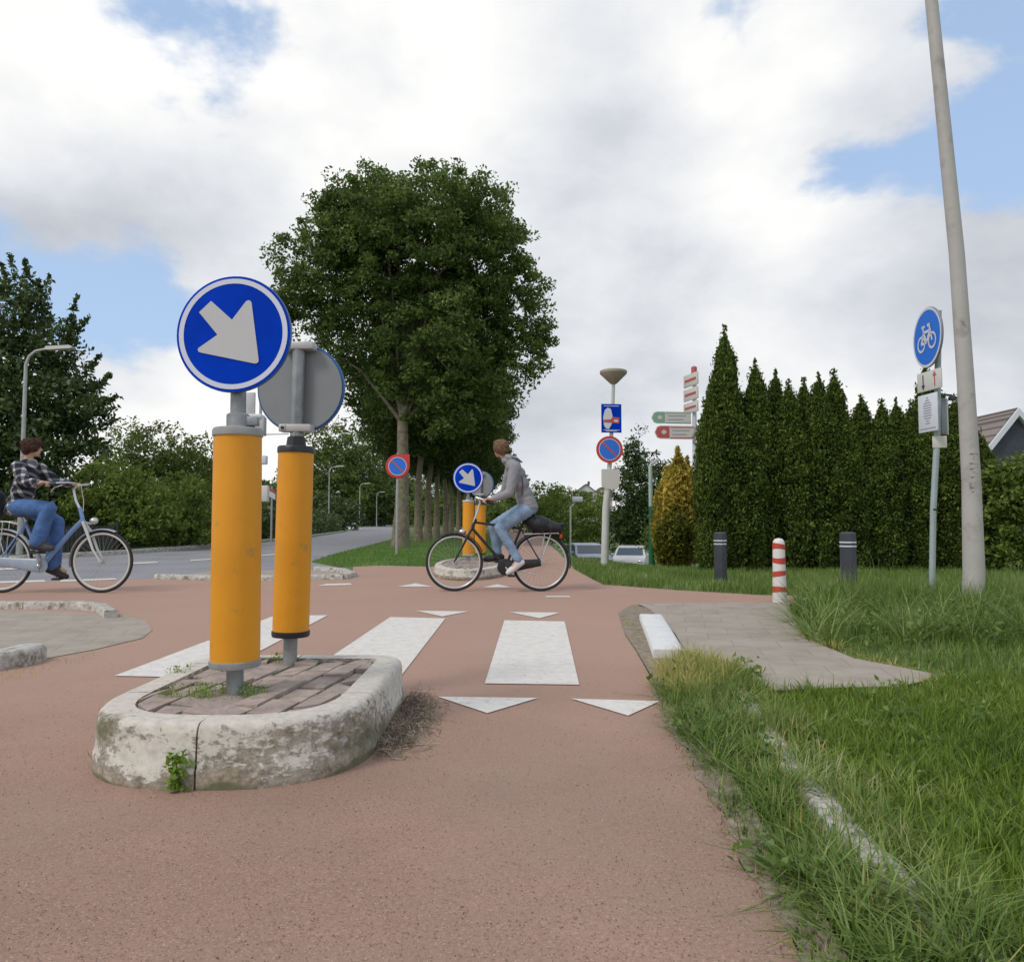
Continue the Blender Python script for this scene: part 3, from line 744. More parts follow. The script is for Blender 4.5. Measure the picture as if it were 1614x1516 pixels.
GR = foliage('lawn grass', [(0, (.055, .10, .010)), (.3, (.115, .19, .018)), (.65, (.185, .28, .035)), (.92, (.31, .39, .10)), (1, (.52, .50, .26))], .35, .55, .3)
GRT = foliage('long grass', [(0, (.055, .105, .014)), (.3, (.125, .205, .03)), (.65, (.21, .30, .065)), (.9, (.36, .43, .17)), (1, (.60, .54, .32))], .35, .5, .35)
GRD = foliage('dry grass', [(0, (.20, .24, .04)), (.35, (.42, .38, .10)), (.75, (.60, .52, .22)), (1, (.68, .60, .38))], .35, .7, .2)
kerb_px = [(1640, 1585), (1560, 1515), (1480, 1450), (1400, 1385), (1330, 1310), (1275, 1240), (1232, 1190), (1200, 1135), (1165, 1095), (1120, 1060), (1078, 1043)]
KP = [g(x, y) for x, y in kerb_px]
# distance from kerb for keeping it partly clear
def dist_line(P, L):
    d = np.full(len(P), 9.)
    for i in range(len(L) - 1):
        a = np.array(L[i][:2]); b = np.array(L[i + 1][:2]); ab = b - a
        t = np.clip(((P - a) @ ab) / (ab @ ab), 0, 1); d = np.minimum(d, np.linalg.norm(P - (a + t[:, None] * ab), axis=1))
    return d
lawn_near = [KP[0] + Vector((.2, -.7, 0))] + KP[:-2] + [g(1130, 1056), g(1165, 1064), g(1205, 1091), g(1330, 1086), g(1445, 1085), g(1500, 1068), (4.2, 4.2), (5.2, 3.2), (4.2, .6)]
strip = [g(1300, 1600), g(1270, 1520)] + [e for e in edge_r[:9]] + [g(1045, 1060), g(1075, 1046)] + KP[::-1] + [g(1500, 1600)]
mound = [g(1246, 962), g(1256, 985), g(1270, 1008), g(1345, 1040), g(1420, 1054), g(1500, 1067), (4.2, 4.2), (5.2, 3.2), (8, 3), (10.5, 6.9), (5.0, 7.6), g(1262, 950)]
def grass_obj(name, label, Vs, Fs, m):
    off = 0; FF = []
    for V, F in zip(Vs, Fs): FF.append(F + off); off += len(V)
    o = npmesh(name, np.vstack(Vs), np.vstack(FF), m); return tag(o, label, 'grass', kind='stuff')
P = scatter(lawn_near, 6000); d = dist_line(P, KP)
along = np.clip(vnoise(P, 3.1, 7) * 1.6 + .15, 0, 1); keep = rng.uniform(size=len(P)) < np.clip((d - .02) / .08, .06 + .9 * along, 1); P = P[keep]
hh = (.062 + .02 * vnoise(P, 2.2)) * rng.uniform(.6, 1.35, len(P))
tall = rng.uniform(size=len(P)) < .05; hh[tall] *= 1.9
V1, F1 = blades(P, hh, .0062, .55, .85)
Pt = scatter(lawn_near, 75); Pt = Pt[dist_line(Pt, KP) > .05]; V1b, F1b = tufts(Pt, 22, .026, .085, .0080)
grass_obj('lawn', 'short green lawn to the right of the buried kerb', [V1, V1b], [F1, F1b], GR)
P = scatter(strip, 5500); d = dist_line(P, KP); de = dist_line(P, edge_r)
cl = vnoise(P, 5.5, 2); along = np.clip(vnoise(P, 3.1, 7) * 1.6 + .15, 0, 1); keep = (rng.uniform(size=len(P)) < np.clip((d - .01) / .08, .05 + .9 * along, 1)) & (rng.uniform(size=len(P)) < np.clip(.75 + cl * .6, .4, 1)); P = P[keep]
hh = (.115 + .05 * vnoise(P, 4.0, 1)) * rng.uniform(.5, 1.4, len(P)); hh *= np.clip(dist_line(P, edge_r) / .12, .6, 1)
V2, F2 = blades(P, hh * .85, .0062, .60, 1.0)
Pt = scatter(strip, 135); Pt = Pt[dist_line(Pt, edge_r) > .055]; Pt = Pt[Pt[:, 1] < 3.75]; V2b, F2b = tufts(Pt, 30, .026, .125, .0085, 1.0)
grass_obj('long_grass', 'shaggy long grass strip between the red path and the buried kerb', [V2, V2b], [F2, F2b], GRT)
dry = [g(1035, 1070), g(1040, 1050), g(1080, 1036), g(1130, 1050), g(1165, 1066), g(1150, 1085), g(1100, 1105), g(1060, 1100)]
P = scatter(dry, 4500); V3, F3 = blades(P, .115, .004, .5, .7)
P = scatter(strip, 500); P = P[dist_line(P, KP) < .15]; V4, F4 = blades(P, .09, .004, 1.0, .9)
Pt = scatter(dry, 170); Vd, Fd = tufts(Pt, 30, .022, .15, .0055, .8); Pt = scatter([g(980, 975), g(1005, 972), g(1008, 1010), g(990, 1005)], 90); Ve, Fe = tufts(Pt, 14, .02, .05, .005, 1.)
P = scatter([g(1245, 960), g(1262, 1006), g(1345, 1040), g(1495, 1068), g(1510, 1058), g(1350, 1028), g(1285, 1000), g(1262, 962)], 700); V5, F5 = blades(P, .06, .005, .9, .8); Pt = scatter([g(1245, 965), g(1258, 1000), g(1340, 1038), g(1420, 1053), g(1480, 1064), g(1440, 1078), g(1475, 1082), g(1500, 1066), g(1350, 1030), g(1275, 1000)], 110); Vf, Ff = tufts(Pt, 16, .03, .075, .006, 1.1)
P = scatter([e + Vector((-.04, 0, 0)) for e in edge_r[:9]] + [e + Vector((.10, 0, 0)) for e in edge_r[:9]][::-1], 1500); V6, F6 = blades(P, .045, .0035, 1.2, .8)
grass_obj('dry_grass', 'straw coloured dry grass along the kerb and footpath edges', [V3, V4, V5, V6, Vd, Ve, Vf], [F3, F4, F5, F6, Fd, Fe, Ff], GRD)
def overhang():
    a = scatter([g(1300, 1600)] + edge_r[:9] + KP[::-1] + [KP[0] + Vector((.3, -.3, 0)), g(1614, 1500), g(1500, 1400), g(1400, 1290), g(1330, 1200), g(1260, 1110), g(1150, 1060)], 9000)
    d = dist_line(a, KP); al = np.minimum.reduce([np.abs(a[:, 1] - 3.46) / .25, np.abs(a[:, 1] - 2.82) / .20, np.abs(a[:, 1] - 2.46) / .06, np.abs(a[:, 1] - 1.78) / .14]); a = a[(d < .13) & (al > rng.uniform(.25, 1.0, len(a)))]
    V, F = blades(a, (.085 + .03 * vnoise(a, 5, 3)) * rng.uniform(.6, 1.5, len(a)), .0050, .75, 1.0, base_z=.02)
    b = scatter([KP[0] + Vector((.3, -.5, 0))] + KP + [g(1150, 1050)] + [g(1614, 1400)], 1300); b = np.vstack([b, scatter(strip, 700)]); db = dist_line(b, KP); b = b[(db < .15)]
    V_, F_ = blades(b, .085 * rng.uniform(.6, 1.5, len(b)), .0046, 1.0, 1.1, base_z=.02)
    grass_obj('long_grass', 'long grass hanging over the old buried kerb', [V], [F], GRT)
    grass_obj('dry_grass', 'withered straw blades lying on the old buried kerb', [V_], [F_], GRD); ta = a[rng.uniform(size=len(a)) < .014]; Vt, Ft = tufts(ta, 22, .024, .10, .0085, 1.1); grass_obj('long_grass', 'leaning tufts growing over the old kerb', [Vt], [Ft], GRT)
    c = scatter([g(1310, 1530), g(1240, 1390), g(1300, 1370), g(1420, 1430), g(1614, 1440), g(1700, 1600)], 110)
    V, F = tufts(c, 34, .030, .155, .0100, 1.15); grass_obj('long_grass', 'longest arching grass blades in the bottom right corner', [V], [F], GRT)
overhang()
def broad():
    WL = foliage('broad weed leaves', [(0, (.06, .12, .02)), (.5, (.13, .22, .04)), (.9, (.25, .33, .09)), (1, (.42, .34, .14))], .35, .5, .4)
    VV, FF, o = [], [], 0
    for poly, dn, sz, zh in ((strip, 22, .034, .07), (lawn_near, 9, .030, .05), (mound, 7, .05, .20), ([g(1120, 1055), g(1160, 1045), g(1205, 1075), g(1170, 1085)], 60, .045, .05)):
        cc = scatter(poly, dn)
        if len(cc) == 0: continue
        k = 16; rr = sz * 1.1; P = np.repeat(np.column_stack([cc, np.zeros(len(cc))]), k, axis=0) + np.column_stack([rng.normal(0, rr, (len(cc) * k, 2)), rng.uniform(.01, zh, len(cc) * k)])
        V, F = leaves(P, sz, .5, .25); VV.append(V); FF.append(F)
    grass_obj('ground_weeds', 'broad leaved weeds scattered through the verge grass', VV, FF, WL)['category'] = 'weeds'
broad()
P = scatter(mound, 2200)
n = len(P); far = np.clip((P[:, 1] - 5.0) / 2.3, 0, 1); edge = np.clip(dist_line(P, [Vector(p) if not isinstance(p, Vector) else p for p in [(x[0], x[1], 0) for x in mound[:6]]]) / .35, .25, 1)
hh = (.09 + .24 * far + .09 * vnoise(P, 2.5, 4) * (.4 + far)) * edge * rng.uniform(.5, 1.35, n)
tall = (rng.uniform(size=n) < .02) & (far > .4); hh[tall] *= 1.5
V7, F7 = blades(P, hh, .0075, .45, .8)
Pt = scatter(mound, 26); Pt = Pt[Pt[:, 1] > 5.2]; V7b, F7b = tufts(Pt, 26, .045, .36, .012, 1.0)
grass_obj('mound_grass', 'tall unmown grass around the leaning lamp post', [V7, V7b], [F7, F7b], GRT)
farverge = [g(905, 897), g(925, 908), g(950, 921.5), g(1070, 930.5), g(1200, 938), (5, 8.6), (10.5, 8.3), (12, 13), (12, 17.5), (1.35, 17.5)]
P = scatter(farverge, 900); hh = (.14 + .05 * vnoise(P, 1.5, 3)) * rng.uniform(.6, 1.4, len(P)) * np.clip(1.6 - P[:, 1] / 13, .45, 1)
V8, F8 = blades(P, hh, .010, .4, .6, zf=GZ(P[:, 0], P[:, 1]), seg=2)
grass_obj('verge_grass', 'rough green verge behind the cross path in front of the conifers', [V8], [F8], GRT)
treeverge = [g(785, 893), g(700, 894), g(600, 891.5), g(556, 893.5), g(530, 893), g(490, 885.5), (-4.5, 19), (-4.85, 24), (-5.3, 31), (-5.9, 40), (-5.9, 52), (-1, 52), (-.4, 20)]
P = scatter(treeverge, 420); P = P[rng.uniform(size=len(P)) < np.clip(18 / P[:, 1], 0, 1) ** 2]; V9, F9 = blades(P, .07, .014, .5, .6, seg=2)
grass_obj('verge_grass', 'mown bright grass verge under the row of tall trees', [V9], [F9], foliage('verge green', [(0, (.08, .17, .03)), (.5, (.15, .28, .05)), (1, (.26, .38, .09))], .35))
def weeds():
    # weeds on the near island
    W1 = foliage('weed green', [(0, (.10, .20, .02)), (.5, (.18, .32, .04)), (1, (.34, .42, .10))], .35)
    lab = ['bright grass tuft left of the near bollard foot', 'weeds around the foot of the near bollard', 'small weeds at the foot of the rear bollard', 'tiny weed on the left edge of the island bricks', 'green leafy weed growing from the joint in the island kerb', 'small weed right of the near bollard foot', 'weed sprig at the lower left foot of the island kerb', 'small weed beside the upper left edge of the island']
    spots = [((316, 1098), .05, .07, 90), ((372, 1090), .075, .035, 150), ((445, 1042), .05, .05, 60), ((270, 1100), .03, .06, 30), (None, .05, .0, 0), ((400, 1096), .035, .04, 70), ((148, 1192), .03, .03, 30), ((285, 1062), .04, .05, 40)]
    for i, ((p, r, h, n), l) in enumerate(zip(spots, lab)):
        if p is None:
            # leafy weed on kerb face
            c = np.array([-1.035, 2.398, .06])
            n_ = 150; Pp = np.stack([c[0] + rng.normal(0, .018, n_), c[1] - rng.uniform(0, .025, n_), rng.uniform(.01, .125, n_)], 1)
            V, F = leaves(Pp, .022, .6, .3)
        elif i == 6:
            c = g(*p, 0); P_ = np.stack([c.x + rng.normal(0, r, n), c.y + rng.normal(0, r * .4, n)], 1); V, F = blades(P_, h, .004, .6, .6, base_z=0)
        else:
            c = g(*p, ZI - .01); P_ = np.stack([c.x + rng.normal(0, r * .6, n), c.y + rng.normal(0, r * .6, n)], 1)
            V, F = blades(P_, h, .0035, .6, .6, base_z=ZI - .01)
            Pl = np.stack([c.x + rng.normal(0, r * .6, n), c.y + rng.normal(0, r * .5, n), ZI + rng.uniform(0, h * .6, n)], 1); Vl, Fl = leaves(Pl, .011, .6)
            me_off = len(V); V = np.vstack([V, Vl]); F = np.vstack([F, Fl + me_off])
        tag(npmesh('weed', V, F, W1), l, 'weed', 'weeds on the near traffic island')
    # moss and grass in the brick joints
    nn = 700; inp = scatter([(p.x, p.y) for p in isl_out], 900); inp = inp[(vnoise(inp, 9, 5) > .25)]
    V, F = blades(inp, .02, .0035, .8, .8, base_z=ZI - .012)
    tag(npmesh('moss', V, F, W1), 'thin moss and grass in the joints of the island bricks', 'moss', kind='stuff')
    # dead stalks on right of island
    c = g(655, 1140); n = 5200
    P_ = np.stack([-.485 + np.abs(rng.normal(0, .07, n)), c.y + rng.normal(0, .2, n)], 1); P_ = P_[P_[:, 1] > 2.68]
    lp = np.column_stack([P_, rng.uniform(.004, .035, len(P_)) * np.clip(1.3 - (P_[:, 0] + .485) / .16, .1, 1)]); V, F = leaves(lp, .05, .09); V[:, 2] = np.maximum(V[:, 2] * .7, .003)
    DM = foliage('dead stalks', [(0, (.10, .075, .05)), (.5, (.28, .22, .16)), (1, (.50, .42, .32))], .1)
    tag(npmesh('debris', V, F, DM), 'brown heap of dead stalks against the right side of the near island', 'debris', kind='stuff')
    c = g(110, 1050); n = 900; P_ = np.stack([c.x + rng.normal(0, .34, n), c.y + rng.normal(0, .16, n)], 1)
    P_ = scatter([g(58, 1042), g(150, 1026), g(160, 1034), g(60, 1062), g(-30, 1085), g(-30, 1072)], 1600); V, F = blades(P_, .03, .0045, 1.4, .9, base_z=.006)
    tag(npmesh('debris', V, F, GRD), 'straw and dead leaves at the near edge of the left footpath', 'debris', kind='stuff')
    Pe = scatter([e + Vector((-.035, 0, 0)) for e in edge_r[:9]] + [e + Vector((.07, 0, 0)) for e in edge_r[:9]][::-1], 3200); V, F = blades(Pe, .035, .004, 1.5, 1., base_z=.006)
    tag(npmesh('debris', V, F, DM), 'line of dead plant bits along the edge of the red path', 'debris', kind='stuff')
    P_ = scatter([g(980, 968), g(1012, 968), g(1010, 1030), g(1050, 1062), g(1030, 1070), g(1000, 1030)], 700); V, F = blades(P_, .03, .0045, 1.3, .9, base_z=.006)
    tag(npmesh('debris', V, F, DM), 'dead plant bits between red path and white kerb', 'debris', kind='stuff')
weeds()
def grit():
    n = 9000; y = 1.3 + rng.exponential(1.6, n); x = rng.uniform(-1, 1, n) * y * .75; P = np.stack([x, y], 1)
    ok = np.array([inside([(p[0], p[1]) for p in path_poly], a, b) and not inside([(p.x, p.y) for p in isl_out], a, b) for a, b in P]); P = P[ok & (P[:, 1] < 9)]
    V, F = leaves(np.column_stack([P, np.full(len(P), .0025)]), .0045, .8)
    V[:, 2] = np.clip(V[:, 2], .0005, .004)
    tag(npmesh('grit', V, F, foliage('grit', [(0, (.10, .07, .055)), (.5, (.25, .17, .14)), (1, (.55, .42, .34))], 0)), 'loose grit scattered over the red path', 'grit', kind='stuff')
grit()

# ------------------------------------------------------------------ trees
LF = foliage('broad leaves', [(0, (.045, .075, .018)), (.4, (.10, .155, .036)), (.75, (.18, .255, .060)), (1, (.30, .38, .12))], .4)
LF2 = foliage('row tree leaves', [(0, (.035, .055, .012)), (.5, (.07, .105, .022)), (1, (.14, .19, .04))], .35)
LFD = foliage('dark leaves', [(0, (.028, .048, .014)), (.5, (.065, .105, .028)), (1, (.17, .235, .07))], .28, .45, .4)
LFL = foliage('light leaves', [(0, (.075, .11, .02)), (.5, (.16, .22, .04)), (1, (.30, .37, .085))], .38)
LFM = foliage('mid leaves', [(0, (.06, .09, .024)), (.5, (.14, .185, .045)), (1, (.25, .31, .085))], .38)
def px_blobs(lst, D, base):
    """ellipses in picture (cx,cy,rx,ry[,dy,ryd]) measured at depth D -> blobs relative to base"""
    o = []
    for e in lst:
        cx, cy, rx, ry = e[:4]; dy = e[4] if len(e) > 4 else 0; dd = e[5] if len(e) > 5 else rx
        c = at(cx, cy, D); o.append((c.x - base[0], c.y + dy - base[1], c.z - base[2], rx * D / F0, dd * D / F0, ry * D / F0))
    return o
D = 25.; base = Vector((-3.65, D, 0))
bl = px_blobs([(650, 380, 168, 108, 0, 150), (520, 440, 90, 85, -.5), (765, 420, 95, 98, .3), (810, 500, 66, 80), (590, 350, 85, 70, .5), (715, 350, 105, 68, -.3), (570, 365, 85, 68, .1), (575, 520, 80, 85, .3), (690, 520, 110, 100, .2, 130), (845, 560, 34, 52), (600, 600, 48, 55), (760, 600, 68, 70), (480, 480, 52, 60), (690, 620, 80, 70)], D, base)
big = tree('roadside_tree', 'largest broad-crowned tree, first of the row behind the parking sign', 'tree', base, bl, LF, M['bark'], 1800, 75, .36, .14, trunk=((0, 0, -.1), (.1, 0, 8.2), .25), shell=(.35, 1.05), nl=46)
# row of similar trees
rb = [(0, 0, 7.6, 3.4, 4.0, 3.0), (-1.3, .5, 6.2, 2.0, 2.4, 1.8), (1.6, -.4, 6.0, 2.3, 2.4, 1.9), (.2, 0, 5.2, 2.8, 3.0, 1.7), (.2, 0, 4.2, 2.2, 2.2, .9), (1.8, 0, 4.4, 1.7, 1.8, .9)]
row = tree('roadside_tree', 'second tree of the row, slim straight trunk just behind the large tree', 'tree', (0, 0, 0), rb, LF2, M['bark'], 620, 62, .5, .19, trunk=((0, 0, -.1), (.1, 0, 7.6), .16), shell=(.3, 1.05), nl=12, group='row of tall trees along the verge')
row.location = (-3.8, 31, 0)
ordn = ['third', 'fourth', 'fifth', 'sixth', 'seventh', 'eighth', 'ninth', 'tenth']
for i, (y, x) in enumerate([(34.7, -3.8), (39, -3.85), (43.4, -3.8), (47.5, -3.8), (53, -3.7), (60, -3.7), (68, -3.8), (78, -3.9)]):
    dup(row, (x, y, 0), i * 1.3 + .6, (1, 1, .97 + .03 * (i % 3)), ordn[i] + ' tree of the row along the verge, counted from the large one')
# left dark tree
D = 23.; base = Vector((at(-30, 860, D).x, D, 0))
bl = px_blobs([(-20, 560, 110, 130), (40, 640, 110, 110), (-70, 680, 140, 140), (90, 650, 70, 70), (60, 720, 110, 80), (10, 500, 60, 70), (60, 540, 50, 60), (20, 780, 110, 70), (120, 640, 40, 30), (130, 700, 36, 30)], D, base)
sh_ = []
for (x, y, x2, y2) in [(40, 500, 15, 400), (45, 480, 40, 408), (60, 520, 78, 432), (95, 560, 122, 465), (100, 540, 140, 500), (120, 600, 158, 560), (130, 630, 175, 590), (135, 650, 185, 625), (120, 690, 186, 660), (100, 560, 118, 500), (20, 480, 2, 415), (70, 500, 60, 440)]:
    a = at(x, y, D) - base; b = at(x2, y2, D) - base
    for k in range(150):
        t = rng.uniform(0, 1); p = a.lerp(b, t); w_ = .14 * (1.15 - t); sh_.append((p.x + rng.normal(0, w_), p.y + rng.normal(0, w_), p.z + rng.normal(0, w_)))
lt = tree('garden_tree', 'dark spiky-topped tree at the left edge behind the lamp post', 'tree', base, bl, LFD, M['darkbark'], 520, 60, .45, .18, trunk=((0, 0, -.1), (0, 0, 4.5), .16), nl=20, extra=np.array(sh_), shell=(.35, 1.05))
# bushes and trees left and centre background
specs = [
    ('garden_tree', 'round leafy tree left of the near arrow sign, behind the hedge', 'tree', 34., 240, [(235, 720, 70, 62), (200, 740, 60, 60), (280, 740, 55, 55), (250, 780, 80, 50)], LFM, 420, 34, .4, .17, True),
    ('garden_tree', 'second rounded tree directly behind the near yellow bollard', 'tree', 38., 340, [(330, 745, 60, 60), (370, 780, 60, 50), (310, 780, 50, 50)], LFM, 220, 30, .45, .19, True),
    ('bush', 'light green shrub mass right behind the plaid shirt cyclist', 'bush', 22., 160, [(170, 765, 50, 45), (210, 790, 60, 45), (155, 810, 55, 40), (235, 815, 60, 40)], LFL, 300, 30, .28, .13, False),
    ('bush', 'yellowish green bush left of the near yellow bollard', 'bush', 24., 290, [(285, 790, 55, 50), (300, 825, 60, 40)], LFL, 200, 30, .3, .13, False),
    ('garden_tree', 'leafy tree with bright top seen between the two arrow sign discs and the large tree', 'tree', 130., 520, [(530, 715, 62, 50), (490, 740, 50, 55), (570, 745, 55, 55), (530, 780, 80, 55)], LFM, 420, 40, 1.5, .6, True),
    ('bush', 'dark hedge bush behind the first of the three street lamps', 'bush', 72., 510, [(500, 810, 40, 35), (540, 815, 40, 30)], LFD, 200, 30, .7, .3, False),
    ('garden_tree', 'dark tree filling the gap under the row of trees at the road bend', 'tree', 140., 600, [(600, 760, 60, 60), (560, 780, 50, 50), (640, 790, 50, 50), (600, 810, 70, 30)], LFD, 340, 30, 1.6, .6, True),
    ('garden_tree', 'far tree beyond the road bend behind the row of trunks', 'tree', 120., 700, [(700, 790, 70, 45), (740, 800, 50, 35), (660, 810, 50, 30)], LFM, 240, 22, 1.3, .55, True),
    ('garden_tree', 'small bright tree to the right of the grey hoodie cyclist', 'tree', 60., 862, [(860, 800, 38, 42), (885, 820, 34, 38), (835, 820, 30, 35), (870, 850, 44, 34)], LFL, 260, 26, .6, .26, True),
    ('bush', 'light green bush behind the pale sign post', 'bush', 55., 925, [(910, 822, 30, 34), (940, 815, 26, 40), (925, 850, 40, 26)], LFL, 200, 24, .55, .22, False),
    ('garden_tree', 'dark round tree between the pale sign post and the green post', 'tree', 50., 1005, [(1000, 790, 40, 70), (985, 830, 35, 50), (1020, 750, 30, 45), (1012, 830, 40, 50), (1002, 715, 20, 40), (1040, 790, 24, 70)], LFD, 420, 40, .5, .22, True),
    ('bush', 'mixed green shrub left of the yellow conifer foot', 'bush', 21., 1050, [(1050, 850, 34, 32), (1075, 840, 26, 40)], LFM, 130, 26, .22, .1, False),
    ('bush', 'bright leafy bush at the right edge below the gable', 'bush', 12.5, 1610, [(1600, 760, 48, 50), (1650, 770, 70, 60), (1620, 820, 60, 60), (1595, 860, 46, 40), (1700, 820, 60, 70)], LFL, 420, 34, .16, .10, False),
    ('garden_tree', 'pale green far tree on the horizon behind the left car', 'tree', 150., 890, [(890, 795, 40, 26), (850, 800, 30, 22), (930, 800, 34, 22)], LFM, 200, 20, 1.3, .6, True),
]
for nm, lab, cat, D, bx, ell, lm, nc_, per, rc, ls, tr in specs:
    p = at(bx, 850, D); base = Vector((p.x, D, gz(p.x, D)))
    bl = px_blobs(ell, D, base)
    zc = max(.6, np.mean([b[2] for b in bl]))
    tree(nm, lab, cat, base, bl, lm, M['darkbark'], nc_, per, rc, ls, trunk=((0, 0, -.1), (0, 0, zc), max(.06, D * .0022)) if tr else None, shell=(.3, 1.05), nl=8, zmin=.05)
# hedge mass left by the road
hb = thing('hedge', 'long low dark hedge along the far side of the road', 'hedge', (-14, 30, 0))
n = 26000; t = rng.uniform(0, 1, n); X = np.interp(t, [0, .3, .6, 1], [-30, -13.8, -11.6, -15.5]); Y = np.interp(t, [0, .3, .6, 1], [19, 20, 34, 66])
Z = rng.uniform(0, 1, n); top = 1.35 + .5 * np.sin(t * 60) * .4 + .35 * np.sin(t * 23)
Pp = np.stack([X + rng.normal(0, .45, n), Y + rng.normal(0, .45, n), Z * top], 1) - np.array([-14, 30, 0])
V, F = leaves(Pp, .2, .55); npmesh('foliage', V, F, LFD, hb)
for k in range(20):
    st = MB()
    tt = k / 19; x = float(np.interp(tt, [0, .3, .6, 1], [-30, -13.8, -11.6, -15.5])); y = float(np.interp(tt, [0, .3, .6, 1], [19, 20, 34, 66])); st.tube([(x, y, 0), (x + .1, y, .9)], [.04, .02], 5)
    st.build('stem', M['darkbark'], hb)

# far wood closing the horizon
n = 42000
ang = rng.uniform(R(-62), R(62), n); dist = rng.uniform(190, 240, n)
hgt = 9 + 3.5 * np.sin(ang * 31) + 2 * np.sin(ang * 77 + 1) + 1.5 * np.sin(ang * 143)
Pp = np.stack([np.sin(ang) * dist, np.cos(ang) * dist, rng.uniform(0, 1, n) ** .8 * hgt * np.where(ang > .02, .62, 1)], 1)
V, F = leaves(Pp, 2.2, .7)
tag(npmesh('far_wood', V, F, LFM), 'distant belt of trees closing the horizon', 'wood', kind='stuff')

# conifers ---------------------------------------------------------------------
TH_ = foliage('thuja green', [(0, (.055, .045, .015)), (.12, (.032, .050, .009)), (.45, (.075, .112, .018)), (.85, (.15, .205, .034)), (1, (.27, .26, .07))], .2, .7, .2)
TY = foliage('golden conifer', [(0, (.16, .16, .03)), (.3, (.38, .32, .06)), (.7, (.66, .50, .08)), (1, (.78, .64, .16))], .4)
def conifer(name, label, H, Rb, n, m, seed, ls=.11, group=None, tw=1.0):
    root = thing(name, label, 'tree', group=group)
    r_ = np.random.default_rng(seed)
    nsh = 190
    z0 = r_.uniform(0, 1, nsh) ** .9; a0 = r_.uniform(0, 2 * math.pi, nsh)
    def prof(t): return Rb * np.clip(np.minimum(1.0, (1.02 - t) / .42) ** .75, .02, 1) * (.86 + .14 * np.minimum(1, t / .12)) * (1 + .07 * np.sin(t * 17 + seed))
    per = n // nsh
    idx = np.repeat(np.arange(nsh), per); u = r_.uniform(0, 1, len(idx))
    rr = prof(z0)[idx] * (.62 + .40 * u ** .5); zz_ = z0[idx] * (H - .35) + u * .34 + r_.normal(0, .05, len(idx)); aa = a0[idx] + r_.normal(0, .16, len(idx)) / np.maximum(prof(z0)[idx] / Rb, .3)
    P = np.stack([rr * np.cos(aa), rr * np.sin(aa), zz_], 1); P += r_.normal(0, .03, P.shape)
    ni = n // 2; zi = r_.uniform(0, 1, ni); ri = prof(zi) * r_.uniform(.45, .95, ni); ai = r_.uniform(0, 2 * math.pi, ni)
    P = np.vstack([P, np.stack([ri * np.cos(ai), ri * np.sin(ai), zi * H], 1)])
    nt_ = 160; tt = r_.uniform(0, 1, nt_); P = np.vstack([P, np.stack([r_.normal(0, .03, nt_) * (1.2 - tt), r_.normal(0, .03, nt_), H - .3 + tt * .5], 1)])
    V, F = leaves(P, ls, .42, up=1.1); npmesh('crown', V, F, m, root)
    mb = MB(); mb.tube([(0, 0, -.1), (0, 0, H * .55), (0, 0, H * .98)], [.07, .04, .008], 8)
    for k in range(22):
        z = .2 + k / 22 * H * .85; a = k * 2.4; q = float(prof(np.array([z / H]))[0]) * .8
        mb.tube([(0, 0, z), (q * math.cos(a), q * math.sin(a), z + .25)], [.02, .006], 5)
    mb.build('trunk', M['darkbark'], root)
    return root
protoC = [conifer('hedge_conifer', '', 3.6, .43, 15000, TH_, 11 + i, ls=.075, group='columnar conifers in the tall hedge') for i in range(3)]
con = [(1137, 548, 13.2, 1.12), (1142, 522, 13.6, 1.0), (1120, 610, 13.0, .78), (1190, 572, 13.4, 1.0), (1165, 640, 13.1, 1.1), (1222, 588, 13.8, .95), (1243, 603, 13.3, .95), (1267, 600, 13.6, .95), (1290, 592, 13.3, 1.0), (1314, 588, 13.7, 1.05), (1335, 650, 13.2, .9), (1357, 626, 13.5, 1.05), (1389, 632, 13.2, .95), (1412, 630, 13.6, .9), (1436, 633, 13.3, .9), (1458, 575, 13.9, .9), (1480, 610, 13.4, .9), (1505, 625, 13.2, 1.0), (1530, 660, 13.3, 1.1), (1548, 690, 13.1, .9)]
clab = ['broad tall conifer at the left end of the hedge', 'tallest pointed conifer, its tip the highest of the hedge', 'low shoulder conifer at the very left corner of the hedge', 'slim conifer with a needle-sharp tip next to the tall left pair', 'short conifer filling the notch behind the bollard with white rings at left',
        'narrow conifer left of the small twin tips', 'conifer with small tip in the left middle of the hedge', 'conifer just left of the square-topped group', 'left conifer of the square-topped group', 'right conifer of the square-topped group above the red and white bollard', 'short conifer in the dip right of the square-topped group',
        'domed conifer above the right dark bollard', 'first of three small equal tips right of the domed conifer', 'second of three small equal tips right of the domed conifer', 'third of three small equal tips, left of the cycle path sign', 'taller conifer showing just left of the cycle path sign plates', 'conifer directly behind the cycle path sign pole', 'conifer between cycle path sign and lamp post', 'conifer directly behind the leaning lamp post', 'sloping last conifer right of the lamp post']
for i, ((px, py, D, wd), lab) in enumerate(zip(con, clab)):
    p = at(px, py, D); H = p.z; pr = protoC[i % 3]
    if i < 3: o = pr; o['label'] = lab
    else: o = dup(pr, label=lab)
    o.location = (p.x, D, 0); o.rotation_euler = (0, 0, i * 1.9); o.scale = (wd * .88, wd * .88, (H - .12) / 3.6)
yc = conifer('golden_conifer', 'golden yellow conifer at the left end of the dark hedge', 2.35, .34, 5000, TY, 77, .12)
D = 15.; p = at(1068, 708, D); yc.location = (p.x, D, 0); yc.scale = (1.0, 1.0, (p.z) / 2.5)
